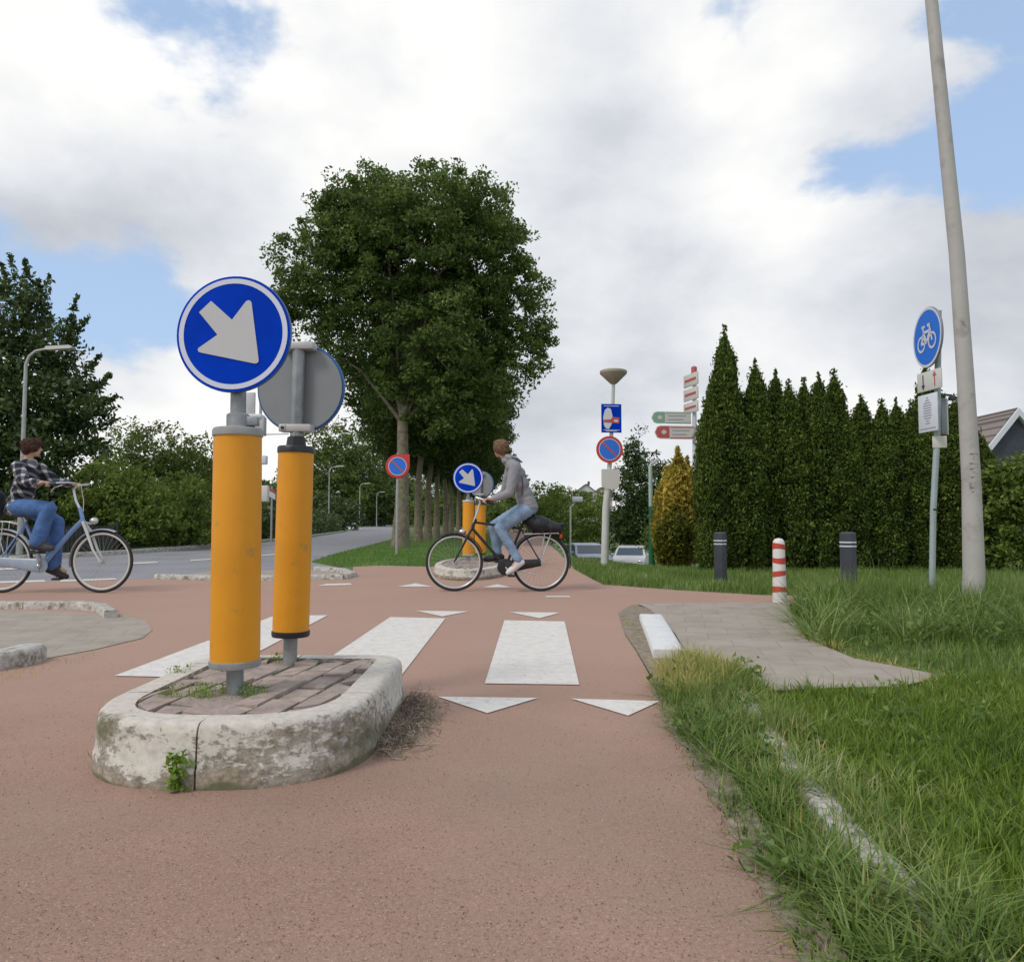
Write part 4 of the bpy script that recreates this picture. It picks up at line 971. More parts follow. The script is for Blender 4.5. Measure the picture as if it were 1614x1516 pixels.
for i_, (px_c, py_c, lb_) in enumerate([(1052, 738, 'shorter golden conifer stem left of the tallest golden one'), (1083, 722, 'golden conifer stem squeezed between the tallest golden one and the dark hedge')]):
    q_ = at(px_c, py_c, 15.2 + .2 * i_); dup(yc, (q_.x, 15.2 + .2 * i_, 0), 1.7 + i_, (.85, .85, q_.z / 2.5), lb_)
yg = conifer('golden_conifer', 'lower yellow green shrub conifer beneath the golden one', 1.5, .40, 3200, foliage('gold green', [(0, (.04, .07, .01)), (.5, (.16, .17, .02)), (1, (.36, .30, .03))], .3), 78, .12)
D = 14.6; p = at(1062, 800, D); yg.location = (p.x, D, 0); yg.scale = (.9, .9, p.z / 1.6)

# ------------------------------------------------------------------ lamp posts and signs
# big leaning lamp post at right
def big_post():
    root = thing('lamp_post', 'thick leaning grey lamp post rising from the grass out of the picture', 'lamp post')
    D = 7.2; pts = [at(1533, 972, D), at(1535, 900, D), at(1531, 760, D), at(1522, 600, D), at(1508, 400, D), at(1488, 200, D), at(1468, 0, D), at(1452, -140, D), at(1432, -330, D)]
    pts[0].z = -.05
    k = len(pts); L0 = root.location = (pts[1].x, D, 0)
    mb = MB(); rad = [.096, .094, .082, .074, .068, .062, .056, .053, .050]
    # resample smooth
    P = []; RR = []
    for i in range(k - 1):
        for j in range(6):
            t = j / 6; P.append(pts[i].lerp(pts[i + 1], t)); RR.append(rad[i] * (1 - t) + rad[i + 1] * t)
    P.append(pts[-1]); RR.append(rad[-1])
    mb.tube(P, RR, 28); mb.build('pole', M['lightpole'], root, 60)
    arm = MB(); tp = pts[-1]; arm.tube([tp, tp + Vector((-.1, 0, .25)), tp + Vector((-.45, 0, .4)), tp + Vector((-.9, 0, .42))], [.05, .045, .04, .035], 14); arm.build('arm', M['lightpole'], root)
    hd = MB(); hd.box(tp + Vector((-1.2, 0, .42)), (.7, .26, .11), bev=.03); hd.build('lamp_head', M['clamp'], root)
    # scratched scribble
    sc = MB()
    def pr(px, py):
        c = at(px, py, D); return c + Vector((0, -.078, 0))
    for (x0, y0, x1, y1) in [(1521, 716, 1534, 716), (1527, 716, 1527, 726), (1520, 730, 1533, 733), (1521, 740, 1533, 737), (1526, 744, 1533, 748), (1522, 752, 1533, 753), (1521, 760, 1521, 768), (1521, 768, 1533, 770), (1524, 775, 1532, 775), (1506, 510, 1512, 510), (1512, 510, 1513, 517), (1528, 781, 1533, 786)]:
        a, b = pr(x0, y0), pr(x1, y1); sc = MB(); sc.tube([a, b], .0035, 6); sc.build('scribble', M['polegrime'], root)
    0 and sc.build('scribble', M['polegrime'], root)
big_post()
# cycle path sign post
def ellipse_prism(mb, cx, cz, pts, y0, d, mtx): mb.prism([(cx + x, cz + z) for x, z in pts], d, mtx @ Matrix.Translation((0, y0, 0)))
def cyc_sign():
    D = 7.7; b = at(1468, 940, D); b.z = 0
    root = thing('sign_post', 'cycle path sign post with blue bicycle disc and white plates beside the lamp post', 'sign', (b.x, D, 0))
    top = at(1480, 490, D)
    pole = MB(); pole.tube([Vector((b.x, D, -.05)), at(1471, 800, D), at(1477, 690, D), Vector((top.x - .005, D, top.z))], .030, 16); pole.build('pole', mat('pale green grey pole', (.36, .42, .42), .5, metal=.2, var=.1), root)
    bd = MB(); c = at(1472, 803, D); bd.tube([c - Vector((0, 0, .008)), c + Vector((0, 0, .008))], .034, 16); bd.build('band', M['black'], root)
    rot = Matrix.Rotation(R(-94), 4, 'Z')       # turned away, faces left-front
    rs = .31; c = at(1469, 532, D)
    s = disc_sign(root, rs, M['bluelight'], M['palewhite'], M['backgrey'], M['backgrey'], None, ring=(.90, .985)); s.name = 'bicycle_disc'
    T = Matrix.Translation(c - Vector(root.location)) @ rot
    Lr = Vector(root.location); s.data.transform(Matrix.Translation(-Lr) @ Matrix.Translation(c) @ rot @ Matrix.Translation((0, -.03, 0)) @ Matrix.Translation(Lr))
    bk = MB()
    TT = Matrix.Translation(c) @ rot @ Matrix.Translation((0, -.055, 0))
    def seg(a, b_, w=.014):
        a = Vector((a[0], 0, a[1])); b_ = Vector((b_[0], 0, b_[1])); d = (b_ - a).normalized(); n_ = Vector((-d.z, 0, d.x)) * w
        bk.add([TT @ v for v in (a - n_, a + n_, b_ + n_, b_ - n_)], [(0, 1, 2, 3)])
    for wx in (-.115, .115):
        for k in range(20):
            a0, a1 = 2 * math.pi * k / 20, 2 * math.pi * (k + 1) / 20
            seg((wx + .075 * math.cos(a0), -.05 + .075 * math.sin(a0)), (wx + .075 * math.cos(a1), -.05 + .075 * math.sin(a1)), .012)
    for a, b_ in [((-.115, -.05), (-.06, .06)), ((-.06, .06), (.07, .06)), ((-.06, .06), (0, -.05)), ((0, -.05), (-.115, -.05)), ((0, -.05), (.07, .06)), ((.115, -.05), (.06, .12)), ((.02, .12), (.08, .12)), ((-.06, .06), (-.07, .12)), ((-.10, .12), (-.03, .12))]: seg(a, b_)
    bk.build('bicycle_symbol', M['palewhite'], s, 0)
    def plate(name, px, py, w, h, m, ang=-84, dx=0, rot_=None):
        c = at(px, py, D); mtx = Matrix.Rotation(R(ang), 3, 'Z'); mb = MB(); mb.box(c + mtx @ Vector((0, -.035, 0)), (w, .012, h), mtx, .004); return mb.build(name, m, root), c, mtx
    o, c, mt = plate('arrow_plate', 1470, 600, .38, .20, M['creamwhite'])
    TT = Matrix.Translation(c) @ mt.to_4x4() @ Matrix.Translation((0, -.044, 0))
    for x, s_ in ((-.09, -1), (.09, 1)):
        ar = MB(); ar.m = 0 if s_ < 0 else 1
        ar.prism([(x - .007, -.07), (x + .007, -.07), (x + .007, .07), (x - .007, .07)], .001, TT)
        ar.prism([(x, .085 * s_), (x - .028, .035 * s_), (x + .028, .035 * s_)], .0015, TT @ Matrix.Translation((0, -.001, 0)))
        ar.build('arrow', [M['ink'], M['redfade']], o, 0)
    o, c, mt = plate('text_plate', 1468, 651, .30, .385, M['palewhite'])
    ln = MB(); TT = Matrix.Translation(c) @ mt.to_4x4() @ Matrix.Translation((0, -.044, 0))
    for k, wv in enumerate([.03, .06, .11, .13, .12, .12, .12, .13, .10, .05, .07, .0, .24]):
        z = .15 - k * .026
        if wv: ln.prism([(-wv / 2, z), (wv / 2, z), (wv / 2, z + .009), (-wv / 2, z + .009)], .001, TT)
    ln.build('printed_lines', M['line'], o, 0)
    mb = MB(); c = at(1487, 655, D); mt = Matrix.Rotation(R(30), 3, 'Z'); mb.box(c + Vector((.02, .03, 0)), (.10, .012, .36), mt, .004); mb.build('side_plate', M['backgrey'], root)
    mb = MB(); mb.box(c + Vector((.04, .055, 0)), (.13, .012, .37), mt, .004); mb.build('side_plate', M['creamwhite'], root)
    o, c, mt = plate('small_plate', 1480, 697, .13, .12, M['creamwhite'], -20)
    mb = MB(); mb.tube([at(1488, 622, D), at(1504, 622, D) + Vector((0, .05, 0))], .012, 8); mb.box(at(1500, 628, D), (.05, .05, .04), bev=.006); mb.build('bracket', M['darkgrey'], root)
cyc_sign()

def lamp_sign():
    D = 14.8; b = at(953, 888, D); b.z = 0
    root = thing('street_lamp', 'post-top lamp with cone shade carrying a blue picture sign and a no parking disc', 'street lamp', (b.x, D, 0))
    tp = at(967, 606, D)
    mb = MB(); mb.tube([Vector((b.x, D, -.05)), at(955, 800, D), at(958, 772, D)], [.075, .07, .066], 18); mb.tube([at(958, 774, D), at(963, 700, D), tp], [.05, .04, .033], 16); mb.build('pole', mat('pale pole', (.55, .55, .52), .6, var=.08), root)
    mb = MB(); c = at(967, 606, D); mb.lathe([(.035, 0), (.07, .02), (.262, .21), (.268, .235), (.262, .26)], c, 32); mb.build('lamp_shade', mat('smoked shade', (.34, .29, .22), .5, var=.1), root)
    mb = MB(); mb.lathe([(.265, .262), (.22, .285), (.0, .30)], c, 32); mb.build('lamp_lid', M['clamp'], root)
    rot = Matrix.Rotation(R(6), 3, 'Z')
    c = at(963, 660, D) + Vector((0, -.06, 0)); w, h = .40, .56
    mb = MB(); mb.box(c, (w, .012, h), rot, .004); mb.m = 1
    T = Matrix.Translation(c) @ rot.to_4x4() @ Matrix.Translation((0, -.008, 0))
    mb.prism([(-.15, -.14), (-.165, .02), (-.13, .16), (-.07, .21), (-.01, .18), (.02, .05), (.01, -.10), (-.05, -.21), (-.11, -.20)], .002, T)
    for z, wv in ((.235, .30), (-.235, .32), (-.255, .22)): mb.prism([(-wv / 2, z), (wv / 2, z), (wv / 2, z + .012), (-wv / 2, z + .012)], .002, T)
    mb.m = 2; mb.prism([(-.16, -.08), (.15, -.10), (.16, .01), (.03, .03), (-.02, -.02), (-.15, -.03)], .003, T @ Matrix.Translation((0, -.002, 0)))
    mb.m = 1; mb.prism([(.05, -.07), (.13, -.07), (.13, -.03), (.05, -.03)], .0015, T @ Matrix.Translation((0, -.004, 0)))
    mb.build('picture_sign', [M['blue'], M['palewhite'], M['redfade']], root, 0)
    noparking(root, at(960, 709, D) + Vector((0, -.07, 0)), .262, R(5))
    c = at(962, 755, D) + Vector((0, -.07, 0)); mb = MB(); w = .17
    mb.prism([(-w, .19), (w, .19), (w, -.09), (w * .75, -.2), (-w * .6, -.2), (-w, -.12)], .10, Matrix.Translation(c)); mb.build('under_plate', M['creamwhite'], root, 30)
def noparking(root, c, r, rot, line=True):
    mb = MB(); T = Matrix.Translation(c) @ Matrix.Rotation(rot, 4, 'Z')
    RX = Matrix.Rotation(R(90), 4, 'X')
    mb.lathe([(0, -.006), (r, -.006), (r, .006), (0, .006)], (0, 0, 0), 48, T @ RX)
    mb.m = 1; mb.lathe([(0, .008), (r * .76, .008), (r * .76, .0085)], (0, 0, 0), 48, T @ RX)
    mb.m = 2
    n = 40
    for k in range(n):
        a0, a1 = 2 * math.pi * k / n, 2 * math.pi * (k + 1) / n
        P = [(q * r * math.cos(a), q * r * math.sin(a)) for q, a in ((.76, a0), (.81, a0), (.81, a1), (.76, a1))]
        mb.add([T @ Vector((x, -.0095, z)) for x, z in P], [(0, 1, 2, 3)])
    mb.m = 3
    a = r * .53
    mb.prism([(-a - r * .05, a - r * .05), (-a + r * .05, a + r * .05), (a + r * .05, -a + r * .05), (a - r * .05, -a - r * .05)], .002, T @ Matrix.Translation((0, -.012, 0)))
    return mb.build('no_parking_disc', [M['redp'], M['bluelight'], M['palewhite'], M['redfade']], root, 40)
lamp_sign()
def park_sign():
    D = 19.5; b = at(625, 873, D); b.z = 0
    root = thing('sign_post', 'no parking sign on a thin pole in front of the largest tree trunk', 'sign', (b.x, D, 0))
    mb = MB(); mb.tube([Vector((b.x, D, -.05)), at(627, 714, D)], .032, 12); mb.build('pole', M['steeldull'], root)
    c = at(627, 735, D)
    mb = MB(); T = Matrix.Translation(c + Vector((0, -.035, 0)))
    r = .31; pts = [(r * math.cos(a), r * math.sin(a)) for a in np.linspace(math.pi * .5, math.pi * 2.0, 30)] + [(r * .98, r * .98)]
    mb.prism(pts, .012, T); mb.build('backing_plate', M['redp'], root, 30)
    noparking(root, c + Vector((0, -.05, 0)), .29, 0)
park_sign()
def fingerpost():
    D = 16.; b = at(1093, 860, D); b.z = 0
    root = thing('fingerpost', 'tall cycling fingerpost with two arms pointing left, rising behind the golden conifer', 'signpost', (b.x, D, 0))
    mb = MB(); mb.tube([Vector((b.x, D, -.5)), at(1095, 580, D)], .045, 14); mb.build('pole', M['palewhite'], root)
    mb = MB(); mb.lathe([(.06, 0), (.062, .12), (.04, .14), (0, .15)], at(1094, 588, D), 16); mb.build('pole_cap', M['redfade'], root)
    for (x0, x1, y0, y1, m, tilt) in ((1026, 1088, 649, 668, M['greenp'], 1.), (1031, 1093, 671, 692, M['redp'], 1.)):
        a = at(x0, (y0 + y1) / 2, D); c = at(x1, (y0 + y1) / 2 + 1, D); h = (y1 - y0) / 2 * D / F0
        mb = MB(); T = Matrix.Translation((0, D - .07, 0))
        w = c.x - a.x; tip = h * 2.2
        mb.prism([(a.x, a.z), (a.x + .05, a.z + h * .8), (a.x + .12, a.z + h), (c.x, c.z + h), (c.x, c.z - h), (a.x + .12, a.z - h), (a.x + .05, a.z - h * .8)], .03, T)
        mb.m = 1
        mb.prism([(a.x + .015, a.z), (a.x + .06, a.z + h * .72), (a.x + .12, a.z + h * .88), (a.x + tip, a.z + h * .88), (a.x + tip, a.z - h * .88), (a.x + .12, a.z - h * .88), (a.x + .06, a.z - h * .72)], .002, T @ Matrix.Translation((0, -.003, 0)))
        mb.m = 3
        mb.prism([(a.x + tip + .02, c.z + h * .88), (c.x, c.z + h * .88), (c.x, c.z + h * .72), (a.x + tip + .02, c.z + h * .72)], .002, T @ Matrix.Translation((0, -.002, 0)))
        mb.prism([(a.x + tip + .02, c.z - h * .72), (c.x, c.z - h * .72), (c.x, c.z - h * .88), (a.x + tip + .02, c.z - h * .88)], .002, T @ Matrix.Translation((0, -.002, 0)))
        mb.m = 0
        mb.prism([(a.x + tip * .42, a.z), (a.x + tip * .62, a.z + h * .4), (a.x + tip * .85, a.z), (a.x + tip * .62, a.z - h * .4)], .001, T @ Matrix.Translation((0, -.0045, 0)))
        mb.m = 2
        for k, zz2 in enumerate((.25, -.35)):
            mb.prism([(a.x + tip + .06, c.z + zz2 * h), (c.x - .1 - .06 * k, c.z + zz2 * h), (c.x - .1 - .06 * k, c.z + zz2 * h + .02), (a.x + tip + .06, c.z + zz2 * h + .02)], .001, T @ Matrix.Translation((0, -.002, 0)))
        mb.build('direction_arm', [M['creamwhite'], M['greenfade'] if m is M['greenp'] else M['redfade'], M['line'], M['greenfade'] if m is M['greenp'] else M['redfade']], root, 0)
    for k, (y0, y1) in enumerate(((588, 610), (611, 632), (633, 652))):
        c = at(1089, (y0 + y1) / 2, D); mb = MB(); h = (y1 - y0) * D / F0 * .9; rt = Matrix.Rotation(R(-76), 3, 'Z')
        mb.box(c + Vector((0, .0, 0)), (.62, .03, h), rt, .004); mb.m = 1; mb.box(c + rt @ Vector((0, -.017, 0)), (.5, .003, h * .22), rt)
        mb.build('direction_arm', [M['creamwhite'], M['redfade']], root)
fingerpost()
def green_post():
    D = 15.5; b = at(1027, 880, D); b.z = 0
    root = thing('light_post', 'slim green post with a small tilted white head left of the golden conifer', 'post', (b.x, D, 0))
    mb = MB(); mb.tube([Vector((b.x, D, -.5)), at(1027, 798, D)], [.07, .055], 14); mb.build('lower_post', M['greenpost'], root)
    mb = MB(); mb.tube([at(1026, 798, D), at(1025, 735, D), at(1028, 729, D)], [.045, .04, .035], 12); mb.build('upper_post', mat('pale green paint', (.50, .62, .55), .5), root)
    mb = MB(); mb.box(at(1033, 727, D), (.20, .10, .07), Matrix.Rotation(R(-35), 3, 'Y'), .02); mb.build('lamp_head', M['palewhite'], root)
green_post()
def small_post():
    D = 40.; p = at(899, 870, D); z = gz(p.x, D)
    root = thing('street_lamp', 'far thin post with square white head left of the parked cars', 'street lamp', (p.x, D, z))
    mb = MB(); mb.tube([Vector((p.x, D, z - .1)), at(899, 798, D)], .045, 10); mb.build('pole', M['creamwhite'], root)
    mb = MB(); c = at(910, 787, D); mb.box(c, (.55, .3, .28), bev=.06); mb.tube([at(899, 800, D), c], .03, 6); mb.build('lamp_head', M['palewhite'], root)
small_post()
def street_lamps():
    def mk(label, x, y, h, first=True):
        root = thing('street_lamp', label, 'street lamp', group='curved arm street lamps along the road')
        mb = MB(); mb.tube([(0, 0, -.1), (0, 0, 1.2), (0, 0, 4.6)], [.085, .06, .045], 12); mb.build('pole', M['steeldull'], root)
        mb = MB(); mb.tube([(0, 0, 4.58), (0, 0, 4.9), (.08, 0, 5.12), (.25, 0, 5.26), (.55, 0, 5.32)], [.044, .04, .036, .034, .032], 10); mb.build('arm', M['steeldull'], root)
        mb = MB(); mb.prism([(.5, 5.29), (.55, 5.37), (1.15, 5.40), (1.24, 5.36), (1.2, 5.32), (.6, 5.28)], .18, Matrix.Translation((0, -.09, 0))); mb.build('lamp_head', M['creamwhite'], root, 30)
        return root
    r = mk('nearest curved arm street lamp, in front of the dark tree above the plaid shirt cyclist', 0, 0, 0)
    D = 19.6; r.location = (at(33, 800, D).x, D, 0)
    cl = MB(); cl.sphere((-.03, 0, 4.42), .06, 8, 6); cl2 = MB(); cl2.sphere((-.03, 0, 3.55), .05, 8, 6); cl2.build('fixing', M['clamp'], None).parent = r
    k = dup(r, (-14.9, 62, 0), 0, None, 'first of three small street lamps in front of the trees left of the parking sign')
    k2_ = dup(r, (-18., 90, 0), 0, None, 'middle one of three small street lamps by the road bend')
    k3_ = dup(r, (-20.6, 116, 0), 0, None, 'farthest of three small street lamps, nearest the parking sign')
    cl.build('fixing', M['clamp'], None).parent = r
street_lamps()
def camera_post():
    D = 17.; b = at(409, 858, D); b.z = 0
    root = thing('equipment_post', 'thin grey pole with cabinets seen in the gap between the two near yellow bollards', 'post', (b.x, D, 0))
    mb = MB(); mb.tube([Vector((b.x, D, -.05)), at(410, 760, D), at(411, 612, D)], [.045, .04, .03], 12); mb.tube([at(412, 685, D), at(455, 684, D)], .012, 6); mb.build('pole', M['steeldull'], root)
    mb = MB(); mb.box(at(394, 640, D), (.24, .06, .62), bev=.02); mb.build('tall_plate', M['clamp'], root)
    mb = MB(); mb.box(at(398, 657, D), (.50, .3, .10), bev=.04); mb.build('camera_hood', M['palewhite'], root)
    mb = MB(); mb.box(at(394, 668, D), (.22, .2, .17), bev=.02); mb.build('camera_body', M['black'], root)
    mb = MB(); mb.box(at(411, 672, D), (.2, .22, .42), bev=.02); mb.build('cabinet', M['clamp'], root)
    mb = MB(); mb.box(at(415, 725, D), (.17, .16, .2), bev=.03); mb.build('cabinet', M['palewhite'], root)
    mb = MB(); mb.box(at(414, 778, D), (.27, .16, .36), bev=.03); mb.build('cabinet', M['creamwhite'], root)
    root2 = thing('warning_board', 'red and white striped board behind the pole between the near yellow bollards', 'sign', (at(428, 850, 30.).x, 30., 0))
    mb = MB(); D2 = 30.; c = at(428, 778, D2); mb.prism([(-.1, -.1), (.15, -.25), (.15, -.02), (-.1, .12)], .03, Matrix.Translation(c)); mb.build('board', M['palewhite'], root2, 0)
    mb = MB(); mb.prism([(-.1, .12), (.15, -.02), (.15, .12), (-.1, .24)], .03, Matrix.Translation(c)); mb.build('board', M['redfade'], root2, 0)
    mb = MB(); mb.tube([(c.x, D2 + .05, -.05), (c.x, D2 + .05, c.z + .3)], .04, 8); mb.build('post', M['steeldull'], root2)
camera_post()

# bollards at right
def rw_bollard():
    b = g(1229, 949); root = thing('path_bollard', 'short white bollard with red rings where the footpath meets the cross path', 'bollard', b)
    r = .062; H = .66; sc = [(r * 1.12, -.02), (r * 1.12, .02)]
    mb = MB(); mb.lathe([(r * 1.15, -.02), (r * 1.13, .12), (r * 1.05, .30), (r, .5), (r * .98, H - .06), (r * .88, H - .03), (r * .6, H - .008), (0, H)], b, 28); mb.build('post', mat('bollard white', (.70, .68, .64), .5, dirt=(.40, .37, .32), dscale=14, damt=.05), root, 60)
    red = mat('bollard red', (.50, .055, .035), .5)
    for z0, z1 in ((.10, .155), (.27, .315), (.405, .465), (.54, .60)):
        q = lambda z: np.interp(z, [-.02, .12, .30, .5, .60, .63], [r * 1.15, r * 1.13, r * 1.05, r, r * .985, r * .9]) + .002
        n = 28; mb = MB(); vs = []; 
        for z, k in ((z0, 0), (z1, 1)):
            for i in range(n):
                a = 2 * math.pi * i / n; zz2 = z + .012 * math.sin(a + z0 * 30 + k); rr = q(zz2); vs.append((b.x + rr * math.cos(a), b.y + rr * math.sin(a), zz2))
        mb.add(vs, [(i, (i + 1) % n, n + (i + 1) % n, n + i) for i in range(n)]); mb.build('red_ring', red, root, 60)
rw_bollard()
def dark_bollard(px, D, top, rad, lab):
    p = at(px, top, D); root = thing('path_bollard', lab, 'bollard', (p.x, D, 0), group='dark bollards in the verge')
    H = p.z; mb = MB(); mb.lathe([(rad, -.02), (rad, H - .05), (rad * .98, H - .02), (rad * .8, H - .004), (0, H)], (p.x, D, 0), 8); mb.build('post', M['darkgrey'], root, 30)
    for dz in (.12, .165):
        mb = MB(); mb.lathe([(rad * 1.0, H - dz - .008), (rad * 1.025, H - dz - .007), (rad * 1.025, H - dz + .007), (rad, H - dz + .008)], (p.x, D, 0), 8); mb.build('pale_ring', M['palewhite'], root, 30)
dark_bollard(1135, 10.4, 838, .088, 'dark bollard with pale rings in front of the left end of the conifer hedge')
dark_bollard(1336, 8.8, 838, .095, 'dark bollard with pale rings in tall grass right of the red and white bollard')

# ------------------------------------------------------------------ house at right, far houses, fence, cars
def house_right():
    D = 27.; c = at(1601, 647, D)
    root = thing('house', 'house at the right edge with brown tiled roof and dark slate gable', 'house', (c.x, D, 0))
    ez = at(1555, 705, D).z; rx = c.x; w = 3.4; 
    slope = (c.z - ez) / (c.x - at(1555, 705, D).x); eh = c.z - slope * w
    slate = mat('dark gable cladding', (.05, .055, .075), .7, var=.2, scale=3)
    mb = MB(); mb.prism([(rx - w, 0), (rx + w, 0), (rx + w, eh), (rx, c.z - .02), (rx - w, eh)], 6, Matrix.Translation((0, D, 0))); mb.build('wall', slate, root, 0)
    # main roof, ridge running left behind
    tile = mat('brown roof tiles', (.25, .205, .175), .85, var=.25, scale=4)
    m, t, b = newmat('roof tile rows'); tcn = N(t, 'ShaderNodeTexCoord')
    br = N(t, 'ShaderNodeTexBrick', ins={'Vector': N(t, 'ShaderNodeMapping', ins={0: tcn.outputs['Object'], 'Rotation': (R(90), 0, 0)}).outputs[0], 'Scale': 1.0, 'Brick Width': .34, 'Row Height': .30, 'Mortar Size': .035, 'Color1': (.30, .245, .21, 1), 'Color2': (.23, .19, .165, 1), 'Mortar': (.10, .085, .075, 1)})
    t.links.new(br.outputs[0], b.inputs['Base Color']); b.inputs['Roughness'].default_value = .85
    mb = MB(); zr = c.z - .05
    x0 = rx - 9; vs = [(x0, D - .2 + 3, zr - .1), (rx, D - .2 + 3, zr), (rx, D + .6, eh + .2), (x0, D + .6, eh + .1), (x0, D + 5.5, eh), (rx, D + 5.5, eh)]
    mb.add([Vector(v) for v in vs], [(0, 1, 2, 3), (0, 4, 5, 1)]); mb.build('roof', m, root, 0)
    mb = MB(); mb.box((rx - 4.6, D + 3.3, eh / 2 - .05), (8.6, 5, eh), None); mb.build('wall', mat('pale wall', (.40, .37, .33), .9, var=.1), root, 0)
    mb = MB()
    for s in (-1, 1):
        a = Vector((rx, D - .2, c.z + .06)); e = Vector((rx + s * (w + .3), D - .2, c.z + .06 - slope * (w + .3))); mb.add([a, e, e - Vector((0, 0, .26)), a - Vector((0, 0, .26)), a + Vector((0, .25, 0)), e + Vector((0, .25, 0)), e + Vector((0, .25, -.26)), a + Vector((0, .25, -.26))], [(0, 1, 2, 3), (4, 5, 6, 7), (0, 1, 5, 4), (3, 2, 6, 7), (1, 2, 6, 5)])
    mb.build('barge_board', M['palewhite'], root, 0)
    mb = MB()
    for s in (-1, 1):
        a = Vector((rx, D - .1, c.z + .09)); e = Vector((rx + s * (w + .3), D - .1, c.z + .09 - slope * (w + .3))); q = Vector((0, 6.2, 0)); mb.add([a, e, e + q, a + q], [(0, 1, 2, 3)])
    mb.build('gable_roof', m, root, 0)
    mb = MB(); mb.box((rx + .6, D - .02, eh + .2), (1.0, .06, 1.0)); fr = mb.build('window', M['palewhite'], root, 0)
    mb = MB(); mb.box((rx + .6, D - .06, eh + .2), (.84, .02, .84)); mb.build('pane', M['glassy'], fr, 0)
house_right()
def far_house(label, px, py, D, w, wallc, roofc):
    z0 = gz(at(px, py, D).x, D); c = at(px, py, D); root = thing('house', label, 'house', (c.x, D, z0))
    eh = c.z - w * .38
    mb = MB(); mb.prism([(c.x - w / 2, z0), (c.x + w / 2, z0), (c.x + w / 2, eh), (c.x, c.z), (c.x - w / 2, eh)], w * 1.2, Matrix.Translation((0, D, 0))); mb.build('wall', wallc, root, 0)
    mb = MB(); rt = .15
    for s in (-1, 1):
        a = Vector((c.x, D - .3, c.z + .12)); e = Vector((c.x + s * (w / 2 + .4), D - .3, eh - .25)); q = Vector((0, w * 1.2 + .6, 0)); mb.add([a, e, e + q, a + q, a - Vector((0, 0, rt)), e - Vector((0, 0, rt)), e + q - Vector((0, 0, rt)), a + q - Vector((0, 0, rt))], [(0, 1, 2, 3), (4, 7, 6, 5), (0, 4, 5, 1), (1, 5, 6, 2), (3, 2, 6, 7)])
    ro = mb.build('roof', roofc, root, 0)
    mb = MB(); mb.box((c.x + w * .15, D + w * .4, c.z + .3), (w * .1, w * .1, 1.0)); mb.build('chimney', roofc, ro, 0)
    for k in (-1, 1):
        mb = MB(); mb.box((c.x + k * w * .2, D - .04, eh - .4), (w * .18, .08, 1.2)); mb.build('window', M['glassy'], root, 0)
far_house('tiny white gabled house on the horizon left of the pale sign post', 924, 763, 190, 5.5, mat('white render', (.60, .58, .55), .9), mat('dark roof', (.10, .10, .12), .8))
far_house('tiny house with brown roof on the horizon right of the grey hoodie cyclist', 948, 768, 210, 6, mat('cream render', (.50, .45, .38), .9), mat('brown roof', (.22, .15, .11), .8))
def fence_left():
    root = thing('fence', 'low dark slatted fence beyond the road at left', 'fence', (-12, 20, 0))
    mb = MB(); A = Vector((-24, 18.4, 0)); B = Vector((-10.7, 20.6, 0)); d = (B - A); L = d.length; d.normalize(); ang = math.atan2(d.y, d.x); rt = Matrix.Rotation(ang, 3, 'Z')
    k = 0; s_ = 0
    dm = mat('dark fence paint', (.018, .022, .02), .7, var=.3)
    while s_ < L: mb.box(A + d * s_ + Vector((0, 0, .36)), (.085, .02, .72 + .02 * math.sin(s_ * 9)), rt); s_ += .1
    mb.build('slat_panel', dm, root, 0)
    for q in range(6):
        p = MB(); p.box(A + d * (L * q / 5) + Vector((0, .06, .4)), (.09, .09, .84), rt); p.build('post', dm, root, 0)
fence_left()
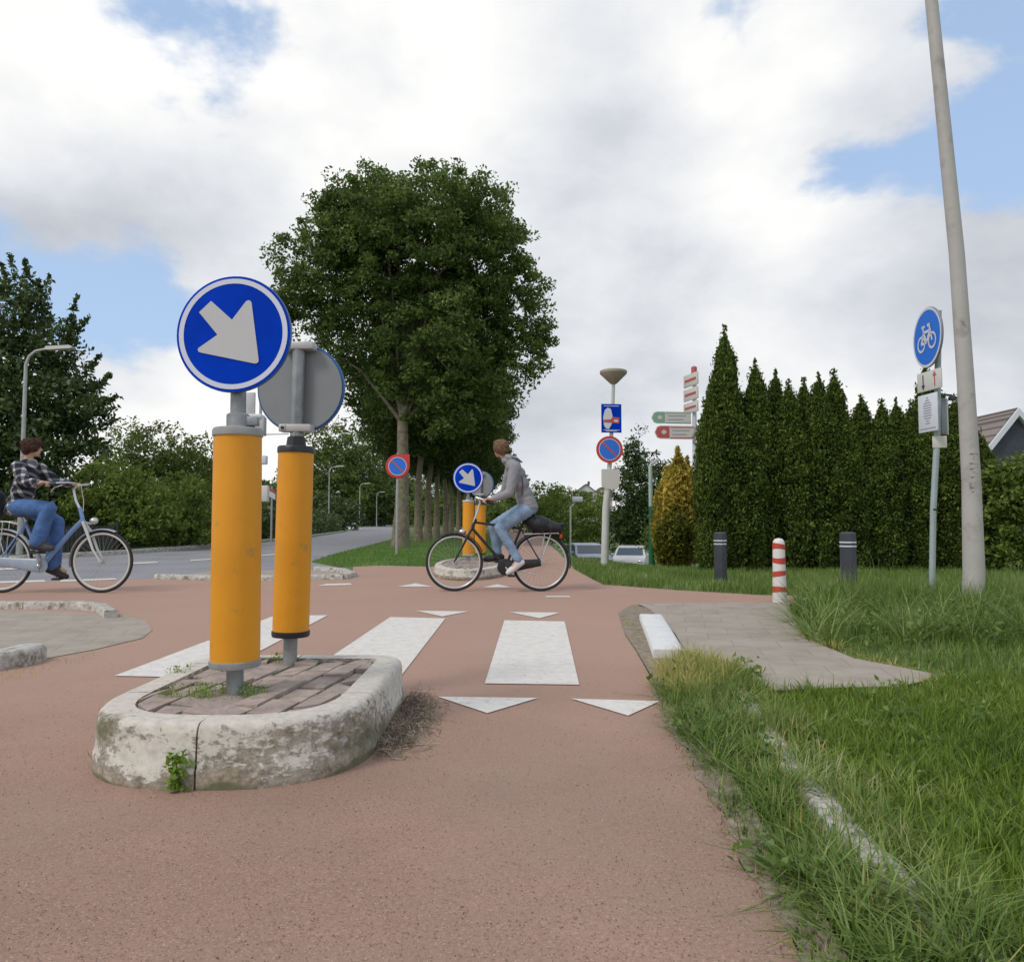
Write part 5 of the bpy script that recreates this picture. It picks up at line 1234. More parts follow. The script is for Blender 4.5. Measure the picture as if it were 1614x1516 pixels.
def car(label, px, py, D, wpx, colr, rotz=0, h=1.45):
    root = thing('parked_car', label, 'car', group='cars parked on the lower street')
    paint = mat('car paint ' + label[:10], colr, .3, var=.02); W = 1.76; w = W / 2
    # side profile (y along length, front towards -y)
    prof = [(-2.05, .32), (-2.1, .55), (-2.0, .78), (-1.1, .93), (-.45, 1.36), (.1, h - .02), (1.0, h), (1.7, 1.28), (2.0, .95), (2.08, .5), (2.0, .30)]
    mb = MB(); vs = []; n = len(prof)
    secs = [(-1, .93), (-.94, 1.0), (.94, 1.0), (1, .93)]
    for sx, sc in secs:
        for y, z in prof:
            inn = 1.0 if z < .95 else 1 - (z - .95) * .34
            vs.append(Vector((sx * w * inn, y * (1 if abs(sx) < 1 else .985), z if abs(sx) < 1 else .32 + (z - .32) * .97)))
    fs = [(s * n + i, s * n + (i + 1) % n, (s + 1) * n + (i + 1) % n, (s + 1) * n + i) for s in range(3) for i in range(n)] + [tuple(range(n)), tuple(3 * n + i for i in range(n))[::-1]]
    mb.add(vs, fs); mb.build('body', paint, root, 35)
    def quadpart(name, P, m, smooth=0): q = MB(); q.add([Vector(p) for p in P], [(0, 1, 2, 3)]); return q.build(name, m, root, 0)
    quadpart('windscreen', [(-w * .84, -1.06, .975), (w * .84, -1.06, .975), (w * .74, -.47, 1.355), (-w * .74, -.47, 1.355)], M['glassy'])
    quadpart('rear_window', [(-w * .82, 2.0, 1.0), (w * .82, 2.0, 1.0), (w * .76, 1.75, 1.27), (-w * .76, 1.75, 1.27)], M['glassy'])
    for s in (-1, 1):
        q = MB(); q.add([Vector((s * (w + .006) * .985, -.85, .97)), Vector((s * (w + .006) * .985, 1.7, .97)), Vector((s * (w * .87 + .02), 1.45, 1.32)), Vector((s * (w * .87 + .02), -.35, 1.32))], [(0, 1, 2, 3)]); q.build('side_window', M['glassy'], root, 0)
        q = MB(); q.sphere((s * w * .76, -2.03, .66), (.17, .06, .08), 12, 8); q.build('headlight', M['chrome'], root)
        q = MB(); q.box((s * (w + .1), -.75, 1.0), (.18, .09, .12), bev=.02); q.build('wing_mirror', paint, root)
        for y in (-1.3, 1.3):
            q = MB(); q.lathe([(0, -.1), (.31, -.1), (.32, -.06), (.32, .06), (.31, .1), (0, .1)], (s * (w - .1), y, .32), 20, Matrix.Rotation(R(90), 4, 'Y')); wh = q.build('wheel', M['tyre'], root)
            q = MB(); q.lathe([(0, 0), (.2, 0), (.2, .01), (0, .02)], (s * (w + .005), y, .32), 16, Matrix.Rotation(R(90), 4, 'Y')); q.build('rim', M['rim'], wh)
    q = MB(); q.box((0, -2.08, .48), (1.0, .05, .16), bev=.01); q.build('grille', M['black'], root)
    q = MB(); q.box((0, -2.115, .46), (.5, .02, .11)); q.build('number_plate', mat('yellow plate', (.70, .55, .05), .5), root)
    p = at(px, py, D); root.location = (p.x, D, p.z - h); root.rotation_euler = (0, 0, rotz)
    return root
car('silver blue parked car left of the pale sign post', 925, 856, 41, 50, (.38, .43, .52), R(8))
car('white parked car between the pale sign post and the green post', 995, 860, 43, 50, (.66, .65, .63), R(-14))
car('tiny white car on the far road between two street lamps', 551, 824, 92, 20, (.66, .66, .65), R(30))

# ------------------------------------------------------------------ people and bicycles
def blobmesh(name, prims, mats, parent, voxel=.008, smooth=3, off=None):
    """capsules ('c',a,b,ra,rb) and ellipsoids ('e',c,r,euler) fused into one continuous surface"""
    mb = MB()
    for p in prims:
        if p[0] == 'c':
            a, b = Vector(p[1]), Vector(p[2]); ra, rb = p[3], p[4]
            mb.tube([a, b], [ra, rb], 16); mb.sphere(a, ra, 16, 10); mb.sphere(b, rb, 16, 10)
        else:
            o = len(mb.v); mb.sphere((0, 0, 0), p[2], 20, 14)
            rt = Matrix.Rotation(p[3][1], 3, 'Y') @ Matrix.Rotation(p[3][0], 3, 'X') if len(p) > 3 else Matrix.Identity(3)
            if len(p) > 3: rt = Matrix.Rotation(p[3][2], 3, 'Z') @ rt
            for i in range(o, len(mb.v)): mb.v[i] = tuple(rt @ Vector(mb.v[i]) + Vector(p[1]))
    base = wloc(parent)
    me = mb.mesh(name, 0, base)
    o = bpy.data.objects.new(name, me); C.objects.link(o)
    md = o.modifiers.new('r', 'REMESH'); md.mode = 'VOXEL'; md.voxel_size = voxel; md.use_smooth_shade = True
    if smooth: ms = o.modifiers.new('s', 'SMOOTH'); ms.factor = .5; ms.iterations = smooth
    dg = bpy.context.evaluated_depsgraph_get(); dg.update()
    me2 = bpy.data.meshes.new_from_object(o.evaluated_get(dg)); me2.name = name
    bpy.data.objects.remove(o); me2.shade_smooth()
    return link(name, me2, mats, parent)
def wrinkle(o, amp=.005, f=38.):
    me = o.data; n = len(me.vertices); co = np.empty(n * 3); me.vertices.foreach_get('co', co); co = co.reshape(-1, 3); no = np.empty(n * 3); me.vertices.foreach_get('normal', no); no = no.reshape(-1, 3)
    a = co[:, 0] * f + co[:, 2] * f * 1.7 + 1.6 * np.sin(co[:, 2] * f * .7 + co[:, 1] * f * .6); b = co[:, 0] * f * 1.3 - co[:, 2] * f * .8 + 2 * np.sin(co[:, 0] * f * .6 + 1)
    w = (np.abs(np.sin(a)) ** .6 - .6 + .6 * (np.abs(np.sin(b)) ** .6 - .6)) * amp; co += no * w[:, None]; me.vertices.foreach_set('co', co.ravel()); me.update(); return o
def skinmat(): return mat('skin', (.52, .30, .215), .55, var=.05, scale=9)
SK = skinmat()
def fmat_plaid():
    m, t, b = newmat('dark plaid flannel'); tcn = N(t, 'ShaderNodeTexCoord')
    sp = N(t, 'ShaderNodeSeparateXYZ', ins={0: N(t, 'ShaderNodeMapping', ins={0: tcn.outputs['Object'], 'Rotation': (.35, .3, .2)}).outputs[0]})
    def stripes(s, w):
        fr = math_n(t, 'FRACT', math_n(t, 'MULTIPLY', s, 11.0)); return math_n(t, 'GREATER_THAN', fr, w)
    a = stripes(sp.outputs[0], .66); c = stripes(sp.outputs[2], .66)
    f = math_n(t, 'ADD', math_n(t, 'MULTIPLY', a, .5), math_n(t, 'MULTIPLY', c, .5))
    t.links.new(ramp(t, f, [(0, (.012, .013, .022)), (.5, (.15, .15, .17)), (1, (.55, .54, .53))]), b.inputs['Base Color']); b.inputs['Roughness'].default_value = .9
    return m
def hand(prims, wr, tip, side, grip=True):
    """wrist -> knuckle direction; fingers curl down round a bar"""
    d = (tip - wr).normalized(); s = Vector((0, 1, 0)) - d * d.y; s.normalize(); up = s.cross(d)
    if up.z < 0: up = -up
    k = wr + d * .055
    prims.append(('c', wr, wr + d * .02, .022, .026))
    for i in range(4):
        off = s * ((i - 1.5) * .019)
        b = wr + d * .075 + off + up * .004
        prims.append(('c', wr + d * .015 + off * .6, b, .016, .0115))
        l = (.03, .034, .032, .026)[i]
        e1 = b + d * l * .8 - up * .012; e2 = e1 + d * .004 - up * .026; e3 = e2 - d * .018 - up * .010
        prims += [('c', b, e1, .0105, .0095), ('c', e1, e2, .0095, .009), ('c', e2, e3, .009, .008)]
    th0 = wr + d * .02 - s * side * .022; th1 = th0 + d * .032 - s * side * .012 - up * .014; th2 = th1 + d * .024 - up * .012
    prims += [('c', th0, th1, .013, .011), ('c', th1, th2, .011, .009)]
def head(prims, c, fwd, s=1.0):
    """skull, face, nose, ears, neck handled outside; fwd: facing direction"""
    f = Vector(fwd).normalized(); r = f.cross(Vector((0, 0, 1))).normalized(); z = Vector((0, 0, 1))
    az = math.atan2(f.y, f.x) - math.pi / 2
    prims.append(('e', c + z * .02 * s - f * .012 * s, (.074 * s, .094 * s, .088 * s), (0, 0, az)))
    prims.append(('e', c - z * .040 * s + f * .028 * s, (.056 * s, .062 * s, .070 * s), (0, 0, az)))
    prims.append(('e', c - z * .092 * s + f * .058 * s, (.024 * s, .022 * s, .018 * s), (0, 0, az)))
    prims.append(('c', c + z * .008 * s + f * .083 * s, c - z * .024 * s + f * .102 * s, .009 * s, .013 * s))
    prims.append(('e', c + z * .018 * s + f * .076 * s, (.05 * s, .014 * s, .010 * s), (0, 0, az)))
    prims.append(('e', c - z * .058 * s + f * .080 * s, (.024 * s, .012 * s, .007 * s), (0, 0, az)))
    for sd in (-1, 1): prims.append(('e', c - z * .008 * s + r * sd * .076 * s - f * .008 * s, (.010 * s, .019 * s, .030 * s), (0, 0, az)))
def face_parts(root, body, c, fwd, s=1.0):
    f = Vector(fwd).normalized(); r = f.cross(Vector((0, 0, 1))).normalized(); z = Vector((0, 0, 1))
    for sd in (-1, 1):
        e = MB(); e.sphere(c + z * .004 * s + f * .079 * s + r * sd * .031 * s, (.011 * s, .011 * s, .008 * s), 10, 8); e.build('eye', mat('eye', (.06, .04, .03), .3), body)
    m = MB(); m.sphere(c - z * .058 * s + f * .090 * s, (.018 * s, .012 * s, .004 * s), 10, 6); m.build('mouth', mat('lips', (.40, .15, .13), .5), body)
def hair_pts(c, fwd, s, blobs, m, parent):
    f = Vector(fwd).normalized(); r = f.cross(Vector((0, 0, 1))).normalized(); z = Vector((0, 0, 1)); az = math.atan2(f.y, f.x) - math.pi / 2
    pr = [('e', c + r * b[0] * s + f * b[1] * s + z * b[2] * s, (b[3] * s, b[4] * s, b[5] * s), (0, 0, az)) for b in blobs]
    o = blobmesh('hair', pr, m, parent, .006, 2)
    # tousle
    me = o.data; n = len(me.vertices); co = np.empty(n * 3); me.vertices.foreach_get('co', co); co = co.reshape(-1, 3); no = np.empty(n * 3); me.vertices.foreach_get('normal', no); no = no.reshape(-1, 3)
    w = np.sin(co[:, 0] * 190 + co[:, 2] * 90) * np.sin(co[:, 2] * 160 + co[:, 1] * 130) * .005 + rng.normal(0, .0012, n); co += no * w[:, None]; me.vertices.foreach_set('co', co.ravel()); me.update()
    k = rng.integers(0, n, 2600); P = co[k] + no[k] * .004; a_ = np.cross(no[k], rng.normal(size=(len(k), 3)) + np.array([0, 0, 1.5])); a_ = np.cross(a_, no[k]) + no[k] * .35
    a_ /= np.linalg.norm(a_, axis=1)[:, None] + 1e-9; V, F = leaves(P, .03, .12, 0, outdir=a_ * 6)
    npmesh('hair_strands', V, F, m, o)
    return o

def wheel(parent, c, r, rimm, tw=.018, cream=False, label=None):
    w = bpy.data.objects.new('wheel', None)
    # tyre is the wheel's mesh, rim and spokes are its sub-parts
    n = 56; cir = [c + Vector((math.cos(2 * math.pi * k / n), 0, math.sin(2 * math.pi * k / n))) * (r - tw) for k in range(n)]
    bpy.data.objects.remove(w)
    mb = MB(); mb.tube(cir, tw, 10, closed=True); wh = mb.build('wheel', M['tyre'], parent, 60)
    rr = r - 2 * tw - .006
    mb = MB(); cir = [c + Vector((math.cos(2 * math.pi * k / n), 0, math.sin(2 * math.pi * k / n))) * rr for k in range(n)]
    mb.tube(cir, .0145 if cream else .011, 8, closed=True)
    mb.build('rim', rimm, wh, 60)
    mb = MB()
    for k in range(32):
        a = 2 * math.pi * k / 32; b = a + (.25 if k % 2 else -.25); sy = .02 if k % 4 < 2 else -.02
        mb.tube([c + Vector((math.cos(b) * .02, sy, math.sin(b) * .02)), c + Vector((math.cos(a) * rr, 0, math.sin(a) * rr))], .0013, 4)
    mb.build('spokes', M['spoke'], wh, 60)
    mb = MB(); mb.tube([c + Vector((0, -.05, 0)), c + Vector((0, .05, 0))], .022, 14); mb.build('hub', M['chrome'], wh, 60)
    return wh
def mudguard(parent, c, r, a0, a1, m, w=.026):
    mb = MB(); n = 26; vs = []
    for i in range(n + 1):
        a = R(a0 + (a1 - a0) * i / n)
        for y, dr in ((-w, -.012), (-w * .6, 0), (w * .6, 0), (w, -.012)):
            q = r + .018 + dr; vs.append(c + Vector((math.cos(a) * q, y, math.sin(a) * q)))
    mb.add(vs, [(4 * i + k, 4 * i + k + 1, 4 * i + 5 + k, 4 * i + 4 + k) for i in range(n) for k in range(3)])
    return mb.build('mudguard', m, parent, 60)

# ---- cyclist in grey hoodie (facing left)
def rider_two():
    D = 9.15; S2 = D / F0
    Q = lambda px, py, y=0.: at(px, py, D) + Vector((0, y, 0))
    cx = Q(780, 930); bike = thing('bicycle', 'black city bicycle ridden leftwards by the grey hoodie cyclist', 'bicycle', (cx.x, D, 0))
    fw = Q(716, 884); rw = Q(852, 884); rad = .345; fw.z = rw.z = rad
    blk = mat('black frame paint', (.016, .016, .018), .3)
    wheel(bike, fw, rad, M['rim'], .0165); wheel(bike, rw, rad, M['rim'], .0165)
    bb = Q(797, 893); hl = Q(744, 832); hu = Q(748, 823); st = Q(821, 833); seat = Q(829, 812)
    fr = MB(); fr.tube([hl, hl + (hl - Q(738, 845)) * -.2, hu + (hu - hl) * .6], .019, 12)
    fr.tube([hl, bb], .018, 12); fr.tube([hu, st], .015, 12); fr.tube([bb, seat], [.016, .014], 12)
    for s in (-1, 1): fr.tube([bb + Vector((0, s * .02, 0)), rw + Vector((0, s * .05, 0))], .010, 8); fr.tube([st + Vector((0, s * .015, 0)), rw + Vector((0, s * .05, 0))], .008, 8)
    fr.build('frame', blk, bike, 50)
    fk = MB()
    for s in (-1, 1): fk.tube([hl + Vector((0, s * .012, 0)), hl.lerp(fw, .25) + Vector((0, s * .045, 0)), fw + Vector((0, s * .05, 0))], [.016, .014, .009], 10)
    fk.build('fork', blk, bike, 50)
    hs = MB(); top = Q(757, 792); hs.tube([hl, top, top + Vector((-.02, 0, .03))], [.014, .013, .013], 12); hs.build('handlebar_stem', M['chrome'], bike)
    hb = MB()
    for s in (-1, 1): hb.tube([top + Vector((-.02, 0, .03)), Q(750, 786, s * .14), Q(752, 785, s * .25), Q(768, 790, s * .29), Q(776, 793, s * .29)], .011, 10)
    hbo = hb.build('handlebar', M['chrome'], bike, 60)
    for s in (-1, 1):
        gp = MB(); gp.tube([Q(765, 790, s * .29), Q(778, 794, s * .29)], .016, 10); gp.build('grip', M['black'], hbo)
    bk = MB(); bk.box(Q(742, 778) + Vector((0, 0, .0)), (.02, .02, .02)); 
    sa = MB(); c = seat + Vector((.0, 0, .015)); sa.sphere(c, (.12, .075, .035), 16, 10); sa.sphere(c + Vector((-.08, 0, .0)), (.10, .03, .025), 12, 8); sa.build('saddle', M['black'], bike)
    mudguard(bike, fw, rad, 20, 118, blk); mudguard(bike, rw, rad, -12, 150, blk)
    cc = MB(); ro = Vector((0, -.055, 0)); pts = []
    d = (rw - bb); mb = MB(); mb.tube([bb + ro, rw + ro], [.075, .042], 16); mb.sphere(bb + ro, (.10, .022, .10), 20, 10)
    for i in range(len(mb.v)): v = mb.v[i]; mb.v[i] = (v[0], (bb.y + ro.y) + (v[1] - bb.y - ro.y) * .28, v[2])
    mb.build('chain_case', blk, bike, 50)
    pedn = Q(806, 905, -.12); pedf = Q(786, 885, .12) 
    cr = MB(); cr.tube([bb + Vector((0, -.085, 0)), pedn + Vector((0, .02, 0))], .011, 10); cr.build('crank', M['chrome'], bike)
    cr = MB(); cr.tube([bb + Vector((0, .085, 0)), pedf + Vector((0, -.02, 0))], .011, 10); cr.build('crank', M['chrome'], bike)
    for p_ in (pedn, pedf):
        pd = MB(); pd.box(p_ + Vector((0, 0, -.01)), (.09, .09, .022), bev=.005); pd.build('pedal', M['black'], bike)
    ca = MB()
    for s in (-.055, .055):
        ca.tube([Q(826, 842, s), Q(846, 841, s), Q(880, 840, s)], .0065, 8); ca.tube([Q(868, 841, s), rw + Vector((.0, s, .0))], .006, 8); ca.tube([Q(858, 841, s), rw + Vector((0, s, 0))], .005, 8)
    for px in (835, 850, 865, 880): ca.tube([Q(px, 841, -.055), Q(px, 841, .055)], .005, 6)
    ca.build('carrier', M['chrome'], bike)
    hl_ = MB(); hl_.sphere(Q(729, 838, 0), (.045, .035, .032), 14, 8); hl_.build('headlight', M['chrome'], bike)
    rl = MB(); rl.box(Q(884, 845), (.03, .08, .05), bev=.008); rl.build('tail_light', M['redp'], bike)
    kst = MB(); kst.tube([Q(805, 897, -.07), Q(845, 905, -.09)], .007, 8); kst.build('kickstand', M['chrome'], bike)
    # bag on the carrier
    bag = thing('bag', 'black bag strapped on the carrier behind the grey hoodie cyclist', 'bag', Q(858, 838))
    bm_ = blobmesh('bag_body', [('e', Q(850, 826), (.16, .13, .105), (0, .2, 0)), ('e', Q(868, 830), (.15, .11, .075), (0, .25, 0)), ('e', Q(838, 822), (.09, .12, .08)), ('e', Q(884, 827), (.05, .06, .03))], mat('black nylon', (.014, .014, .018), .6, bump=.6, bscale=18), bag, .01, 2)
    sb = MB(); sb.tube([Q(843, 812, -.09), Q(850, 826, -.15), Q(856, 840, -.08)], .006, 6); sb.tube([Q(866, 818, -.08), Q(868, 832, -.12), Q(866, 842, -.07)], .005, 6); sb.build('strap', M['darkgrey'], bag)
    # person
    per = thing('person', 'young cyclist in grey hoodie, light blue jeans and white shoes, looking away while riding left', 'person', Q(825, 812))
    hd = Q(788.5, 707); neck = Q(798, 724); chest = Q(811, 745); waist = Q(826, 783); hip = Q(831, 800)
    fwd = Vector((-.62, .78, 0))
    pr = []; s = .92; head(pr, hd, fwd, s)
    pr += [('c', hd + Vector((.02, 0, -.05)), neck, .048, .052), ('c', neck, chest, .050, .065), ('c', chest, waist, .07, .07), ('c', waist, hip, .07, .08)]
    HS = .0
    arms = []
    for sd, sh0, el, wr, tp in ((-1, Q(812, 738, -.16), Q(803, 778, -.22), Q(778, 788, -.27), Q(764, 788, -.29)), (1, Q(806, 736, .15), Q(795, 775, .23), Q(776, 785, .28), Q(763, 786, .29))):
        pr += [('c', sh0, el, .048, .038), ('c', el, wr, .036, .025)]; hand(pr, wr, tp, sd)
        arms.append((sh0, el, wr))
    legs = []
    for sd, h0, kn, an, toe in ((-1, Q(828, 804, -.085), Q(788, 832, -.10), Q(817, 882, -.115), Q(803, 901, -.12)), (1, Q(826, 803, .085), Q(778, 829, .10), Q(784, 872, .11), Q(779, 884, .12))):
        pr += [('c', hip, h0, .06, .06), ('c', h0, kn, .065, .05), ('c', kn, kn.lerp(an, .35), .048, .048), ('c', kn.lerp(an, .35), an, .05, .034), ('c', an, toe, .034, .026)]
        legs.append((h0, kn, an, toe))
    body = blobmesh('body', pr, SK, per, .007, 2)
    face_parts(per, body, hd, fwd, s)
    hm = mat('light brown hair', (.27, .165, .09), .7, var=.4, scale=60)
    hair_pts(hd, fwd, s, [(0, -.020, .035, .086, .100, .080), (0, .035, .072, .070, .050, .035), (.045, -.02, .01, .05, .08, .07), (-.045, -.02, .01, .05, .08, .07), (0, -.06, -.01, .072, .055, .075), (.03, .05, .06, .04, .04, .03), (0, -.055, -.06, .055, .035, .03)], hm, per)
    gh = mat('grey sweatshirt', (.27, .27, .285), .95, var=.1, scale=6, bump=.5, bscale=14)
    c1 = Q(813, 742); pr = []
    def wid(c, rx, ry, rz, e=(0, 0, 0)): return ('e', c, (rx, ry, rz), e)
    tors = [Q(808, 734), Q(814, 748), Q(820, 764), Q(826, 780), Q(831, 795)]
    for i, (p_, rx, ry) in enumerate(zip(tors, (.085, .112, .112, .108, .118), (.155, .185, .175, .16, .17))): pr.append(wid(p_, rx, ry, .10, (0, -.35, 0)))
    pr += [wid(Q(814, 757), .11, .17, .11), wid(Q(829, 789), .115, .165, .09), wid(Q(834, 799), .11, .165, .07)]
    for sh0, el, wr in arms:
        pr += [('c', sh0 + Vector((0, 0, -.0)), el, .074, .054), ('c', el, el.lerp(wr, .9), .052, .038), ('c', el.lerp(wr, .82), el.lerp(wr, .9), .040, .040)]
    # hood lying on shoulders
    pr += [wid(Q(803, 722.5), .085, .115, .045, (0, .55, 0)), wid(Q(812, 727), .07, .12, .055, (0, .7, 0)), wid(Q(798, 727), .06, .09, .04, (0, .3, 0))]
    wrinkle(blobmesh('hoodie', pr, gh, per, .009, 3))
    sm_ = MB(); sm_.tube([Q(806, 722, -.10), Q(816, 725, -.13), Q(823, 730, -.12)], .009, 6); sm_.tube([Q(822, 752, -.175), Q(824, 766, -.17), Q(822, 782, -.16)], .0065, 6); sm_.build('bag_strap', M['ink'], per)
    jn = mat('light blue denim', (.22, .315, .44), .85, var=.28, scale=7, bump=.4, bscale=22)
    pr = [wid(Q(831, 800), .125, .165, .105)]
    for h0, kn, an, toe in legs:
        sh_ = kn.lerp(an, .45)
        pr += [('c', h0, h0.lerp(kn, .5), .098, .085), ('c', h0.lerp(kn, .5), kn, .085, .066), ('c', kn, sh_, .064, .060), ('c', sh_, an + (kn - an) * .06, .060, .048), ('c', an + (kn - an) * .18, an + (kn - an) * .02, .052, .052)]
    wrinkle(blobmesh('jeans', pr, jn, per, .009, 2))
    ws = mat('white trainer', (.66, .64, .64), .6, var=.06)
    for i, (h0, kn, an, toe) in enumerate(legs):
        d = (toe - an).normalized(); f_ = Vector((-1, 0, -.75)).normalized() if i == 0 else Vector((-1, 0, -.15)).normalized()
        u = Vector((-f_.z, 0, f_.x)) * -1; hl0 = an - f_ * .05 + Vector((.0, 0, -.055)); 
        pr = [('c', an + Vector((0, 0, -.02)), hl0, .042, .036), ('c', hl0, hl0 + f_ * .17, .037, .040), ('c', hl0 + f_ * .15, hl0 + f_ * .20, .042, .032), ('c', an + Vector((0, 0, -.02)), hl0 + f_ * .12, .040, .036)]
        blobmesh('shoe', pr, ws if i == 0 else M['black'], per, .007, 2)
rider_two()

# ---- cyclist in plaid shirt (facing right)
def rider_one():
    D = 8.95
    Q = lambda px, py, y=0.: at(px, py, D) + Vector((0, y, 0))
    bike = thing('bicycle', 'light blue step-through bicycle ridden rightwards at the left edge', 'bicycle', (Q(80, 930).x, D, 0))
    fw = Q(161, 884); rw = Q(3, 883); rad = .365; fw.z = rw.z = rad
    bl = mat('light blue frame paint', (.19, .31, .56), .3, var=.05); wt = mat('white fork paint', (.60, .60, .60), .35)
    wheel(bike, fw, rad, M['cream'], .0175, True); wheel(bike, rw, rad, M['cream'], .0175, True)
    bb = Q(68, 891); ht = Q(126, 800); hb_ = Q(131, 822); st = Q(42, 824)
    fr = MB(); fr.tube([ht, hb_], .022, 14); fr.tube([hb_ + Vector((0, 0, .02)), Q(112, 838), Q(88, 866), bb], [.028, .028, .027, .026], 14); fr.tube([Q(36, 815), bb], .016, 12)
    for s in (-1, 1): fr.tube([bb + Vector((0, s * .02, 0)), rw + Vector((0, s * .055, 0))], .010, 8); fr.tube([st + Vector((0, s * .015, 0)), rw + Vector((0, s * .055, 0))], .009, 8)
    fr.build('frame', bl, bike, 50)
    sp = MB(); sp.tube([Q(41, 822), Q(37, 812)], .014, 10); sp.build('seat_post', M['chrome'], bike)
    fk = MB()
    for s in (-1, 1): fk.tube([hb_ + Vector((0, s * .014, 0)), Q(140, 838, s * .045), Q(150, 866, s * .05), fw + Vector((0, s * .05, 0))], [.018, .018, .014, .009], 10)
    fk.build('fork', wt, bike, 50)
    hs = MB(); hs.tube([ht + Vector((0, 0, -.02)), Q(119, 788), Q(116, 772), Q(121, 766)], [.017, .016, .014, .013], 12); hs.build('handlebar_stem', M['chrome'], bike)
    hb = MB()
    for s in (-1, 1): hb.tube([Q(121, 766), Q(127, 763, s * .10), Q(124, 762, s * .22), Q(113, 763, s * .29), Q(100, 765, s * .31)], .011, 10)
    hbo = hb.build('handlebar', M['chrome'], bike, 60)
    for s in (-1, 1):
        gp = MB(); gp.tube([Q(112, 763.5, s * .29), Q(98, 765.5, s * .31)], .016, 10); gp.build('grip', M['darkgrey'], hbo)
    lv = MB(); lv.tube([Q(118, 766, -.25), Q(110, 770, -.30), Q(105, 777, -.31)], .006, 6); lv.build('brake_lever', M['chrome'], hbo)
    cb = MB(); cb.tube([Q(128, 763, -.1), Q(132, 764, -.06), Q(132, 790), Q(131, 806)], .0045, 6); cb.build('cable', M['cream'], bike)
    sa = MB(); c = Q(31, 810); sa.sphere(c, (.14, .09, .04), 16, 10); sa.sphere(c + Vector((.1, 0, 0)), (.10, .035, .028), 12, 8); sa.build('saddle', M['black'], bike)
    mudguard(bike, fw, rad, 66, 190, M['steeldull'], .03); mudguard(bike, rw, rad, 20, 190, wt, .03)
    mb = MB(); ro = Vector((0, -.06, 0)); mb.tube([bb + ro, rw + ro + Vector((.02, 0, 0))], [.082, .05], 18); mb.sphere(bb + ro, (.09, .02, .085), 20, 10)
    for i in range(len(mb.v)): v = mb.v[i]; mb.v[i] = (v[0], (bb.y + ro.y) + (v[1] - bb.y - ro.y) * .28, v[2])
    mb.build('chain_case', mat('pale blue chain case', (.32, .38, .46), .35, var=.1), bike, 50)
    pn = Q(68, 868, -.13); pf = Q(80, 912, .13)
    for p_, s in ((pn, -1), (pf, 1)):
        cr = MB(); cr.tube([bb + Vector((0, s * .09, 0)), p_ + Vector((0, -s * .02, 0))], .013, 10); cr.sphere(bb + Vector((0, s * .09, 0)), .024, 10, 8); cr.build('crank', M['chrome'], bike)
        pd = MB(); pd.box(p_ + Vector((0, 0, -.012)), (.10, .09, .024), bev=.005); pd.build('pedal', M['black'], bike)
    hl_ = MB(); hl_.sphere(Q(148, 821), (.05, .04, .04), 16, 10); hl_.tube([Q(144, 826), hb_ + Vector((.01, 0, 0))], .008, 6); hl_.build('headlight', M['chrome'], bike)
    ca = MB()
    for s in (-.06, .06):
        ca.tube([Q(34, 826, s), Q(15, 822, s), Q(-35, 822, s)], .007, 8); ca.tube([Q(-12, 822, s), rw + Vector((0, s, 0))], .006, 8); ca.tube([Q(10, 822, s), rw + Vector((0, s, 0))], .006, 8)
    for px in (20, 4, -12, -28): ca.tube([Q(px, 822, -.06), Q(px, 822, .06)], .005, 6)
    ca.build('carrier', M['chrome'], bike)
    bag = thing('bag', 'dark bag standing on the carrier behind the plaid shirt cyclist', 'bag', Q(-15, 822))
    blobmesh('bag_body', [('e', Q(-10, 800), (.13, .13, .16)), ('e', Q(-16, 808), (.15, .14, .12)), ('e', Q(-6, 785), (.09, .11, .10))], mat('navy bag cloth', (.02, .022, .035), .7, bump=.5, bscale=16), bag, .012, 3)
    sbl = MB(); sbl.tube([Q(-2, 772, -.08), Q(5, 790, -.10), Q(4, 812, -.10)], .007, 6); sbl.build('strap', M['spoke'], bag)
    per = thing('person', 'cyclist with brown curls in dark plaid shirt and blue jeans, riding right', 'person', Q(32, 810))
    hd = Q(51, 706); neck = Q(44, 726); fwd = Vector((.80, .60, 0))
    s = .93; pr = []; head(pr, hd, fwd, s)
    chest = Q(42, 750); waist = Q(37, 782); hip = Q(33, 796)
    pr += [('c', hd + Vector((-.02, 0, -.05)), neck, .046, .05), ('c', neck, chest, .050, .060), ('c', chest, waist, .065, .065), ('c', waist, hip, .065, .075)]
    arms = []
    for sd, sh0, el, wr, tp in ((-1, Q(42, 737, -.16), Q(61, 762, -.25), Q(88, 763, -.30), Q(105, 762, -.31)), (1, Q(50, 737, .15), Q(70, 758, .24), Q(90, 761, .30), Q(106, 761, .31))):
        pr += [('c', sh0, el, .042, .034), ('c', el, wr, .034, .024)]; hand(pr, wr, tp, sd); arms.append((sh0, el, wr))
    legs = []
    for sd, h0, kn, an in ((-1, Q(36, 799, -.085), Q(86, 802, -.11), Q(69, 853, -.125)), (1, Q(36, 800, .085), Q(82, 824, .10), Q(74, 892, .12))):
        toe = an + Vector((.14, 0, -.07)); pr += [('c', hip, h0, .06, .06), ('c', h0, kn, .07, .05), ('c', kn, an, .05, .034), ('c', an, toe, .032, .025)]; legs.append((h0, kn, an, toe))
    body = blobmesh('body', pr, SK, per, .007, 2)
    face_parts(per, body, hd, fwd, s)
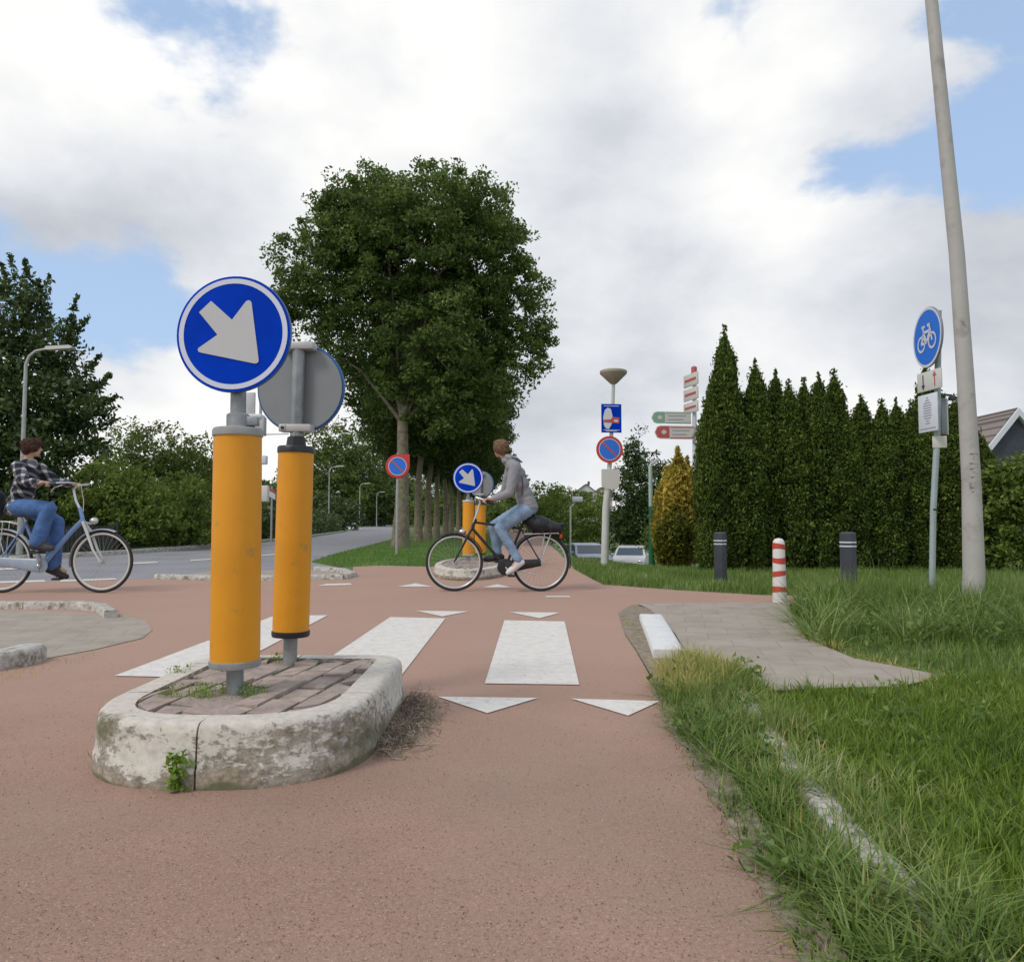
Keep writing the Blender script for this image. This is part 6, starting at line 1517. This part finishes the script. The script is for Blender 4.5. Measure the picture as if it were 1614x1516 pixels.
    hair_pts(hd, fwd, s, [(0, -.022, .04, .098, .108, .082), (0, .045, .075, .075, .05, .04), (.055, -.015, .01, .048, .085, .065), (-.055, -.015, .01, .048, .085, .065), (0, -.065, -.01, .08, .055, .07), (.03, .07, .055, .045, .03, .03), (-.03, .07, .05, .04, .03, .03), (0, -.06, -.055, .06, .035, .03)], mat('dark brown hair', (.085, .035, .02), .65, var=.45, scale=50), per)
    pl = fmat_plaid(); pr = []
    def wid(c, rx, ry, rz, e=(0, 0, 0)): return ('e', c, (rx, ry, rz), e)
    for p_, rx, ry in zip([Q(45, 735), Q(42, 748), Q(40, 762), Q(36, 776), Q(32, 790), Q(26, 802)], (.08, .11, .112, .115, .12, .10), (.155, .18, .17, .16, .165, .15)): pr.append(wid(p_, rx, ry, .095, (0, .25, 0)))
    for sh0, el, wr in arms:
        pr += [('c', sh0, el, .072, .056), ('c', el, el.lerp(wr, .82), .054, .044), ('c', el.lerp(wr, .76), el.lerp(wr, .82), .046, .046)]
    pr += [wid(Q(47, 729), .07, .085, .035, (0, -.3, 0)), wid(Q(20, 806), .07, .13, .05, (0, .5, 0))]
    wrinkle(blobmesh('plaid_shirt', pr, pl, per, .009, 2))
    pr = [wid(Q(35, 798), .12, .16, .095)]; jn = mat('blue denim', (.065, .145, .34), .85, var=.3, scale=7, bump=.4, bscale=22)
    for h0, kn, an, toe in legs:
        pr += [('c', h0, h0.lerp(kn, .5), .10, .095), ('c', h0.lerp(kn, .5), kn, .095, .082), ('c', kn, kn.lerp(an, .5), .08, .082), ('c', kn.lerp(an, .5), kn.lerp(an, .97), .082, .084)]
    wrinkle(blobmesh('jeans', pr, jn, per, .009, 2))
    for i, (h0, kn, an, toe) in enumerate(legs):
        f_ = Vector((1, 0, -.12)).normalized() if i == 0 else Vector((1, 0, -.38)).normalized(); h0_ = an + Vector((-.05, 0, -.05))
        pr = [('c', an, h0_, .05, .042), ('c', h0_, h0_ + f_ * .18, .042, .043), ('c', h0_ + f_ * .16, h0_ + f_ * .225, .043, .032), ('c', an + Vector((.02, 0, 0)), h0_ + f_ * .13, .046, .042), ('c', an + f_ * .06, h0_ + f_ * .16, .038, .042)]
        blobmesh('shoe', pr, mat('dark shoe', (.05, .045, .05), .6) if i == 0 else M['black'], per, .007, 2)
rider_one()
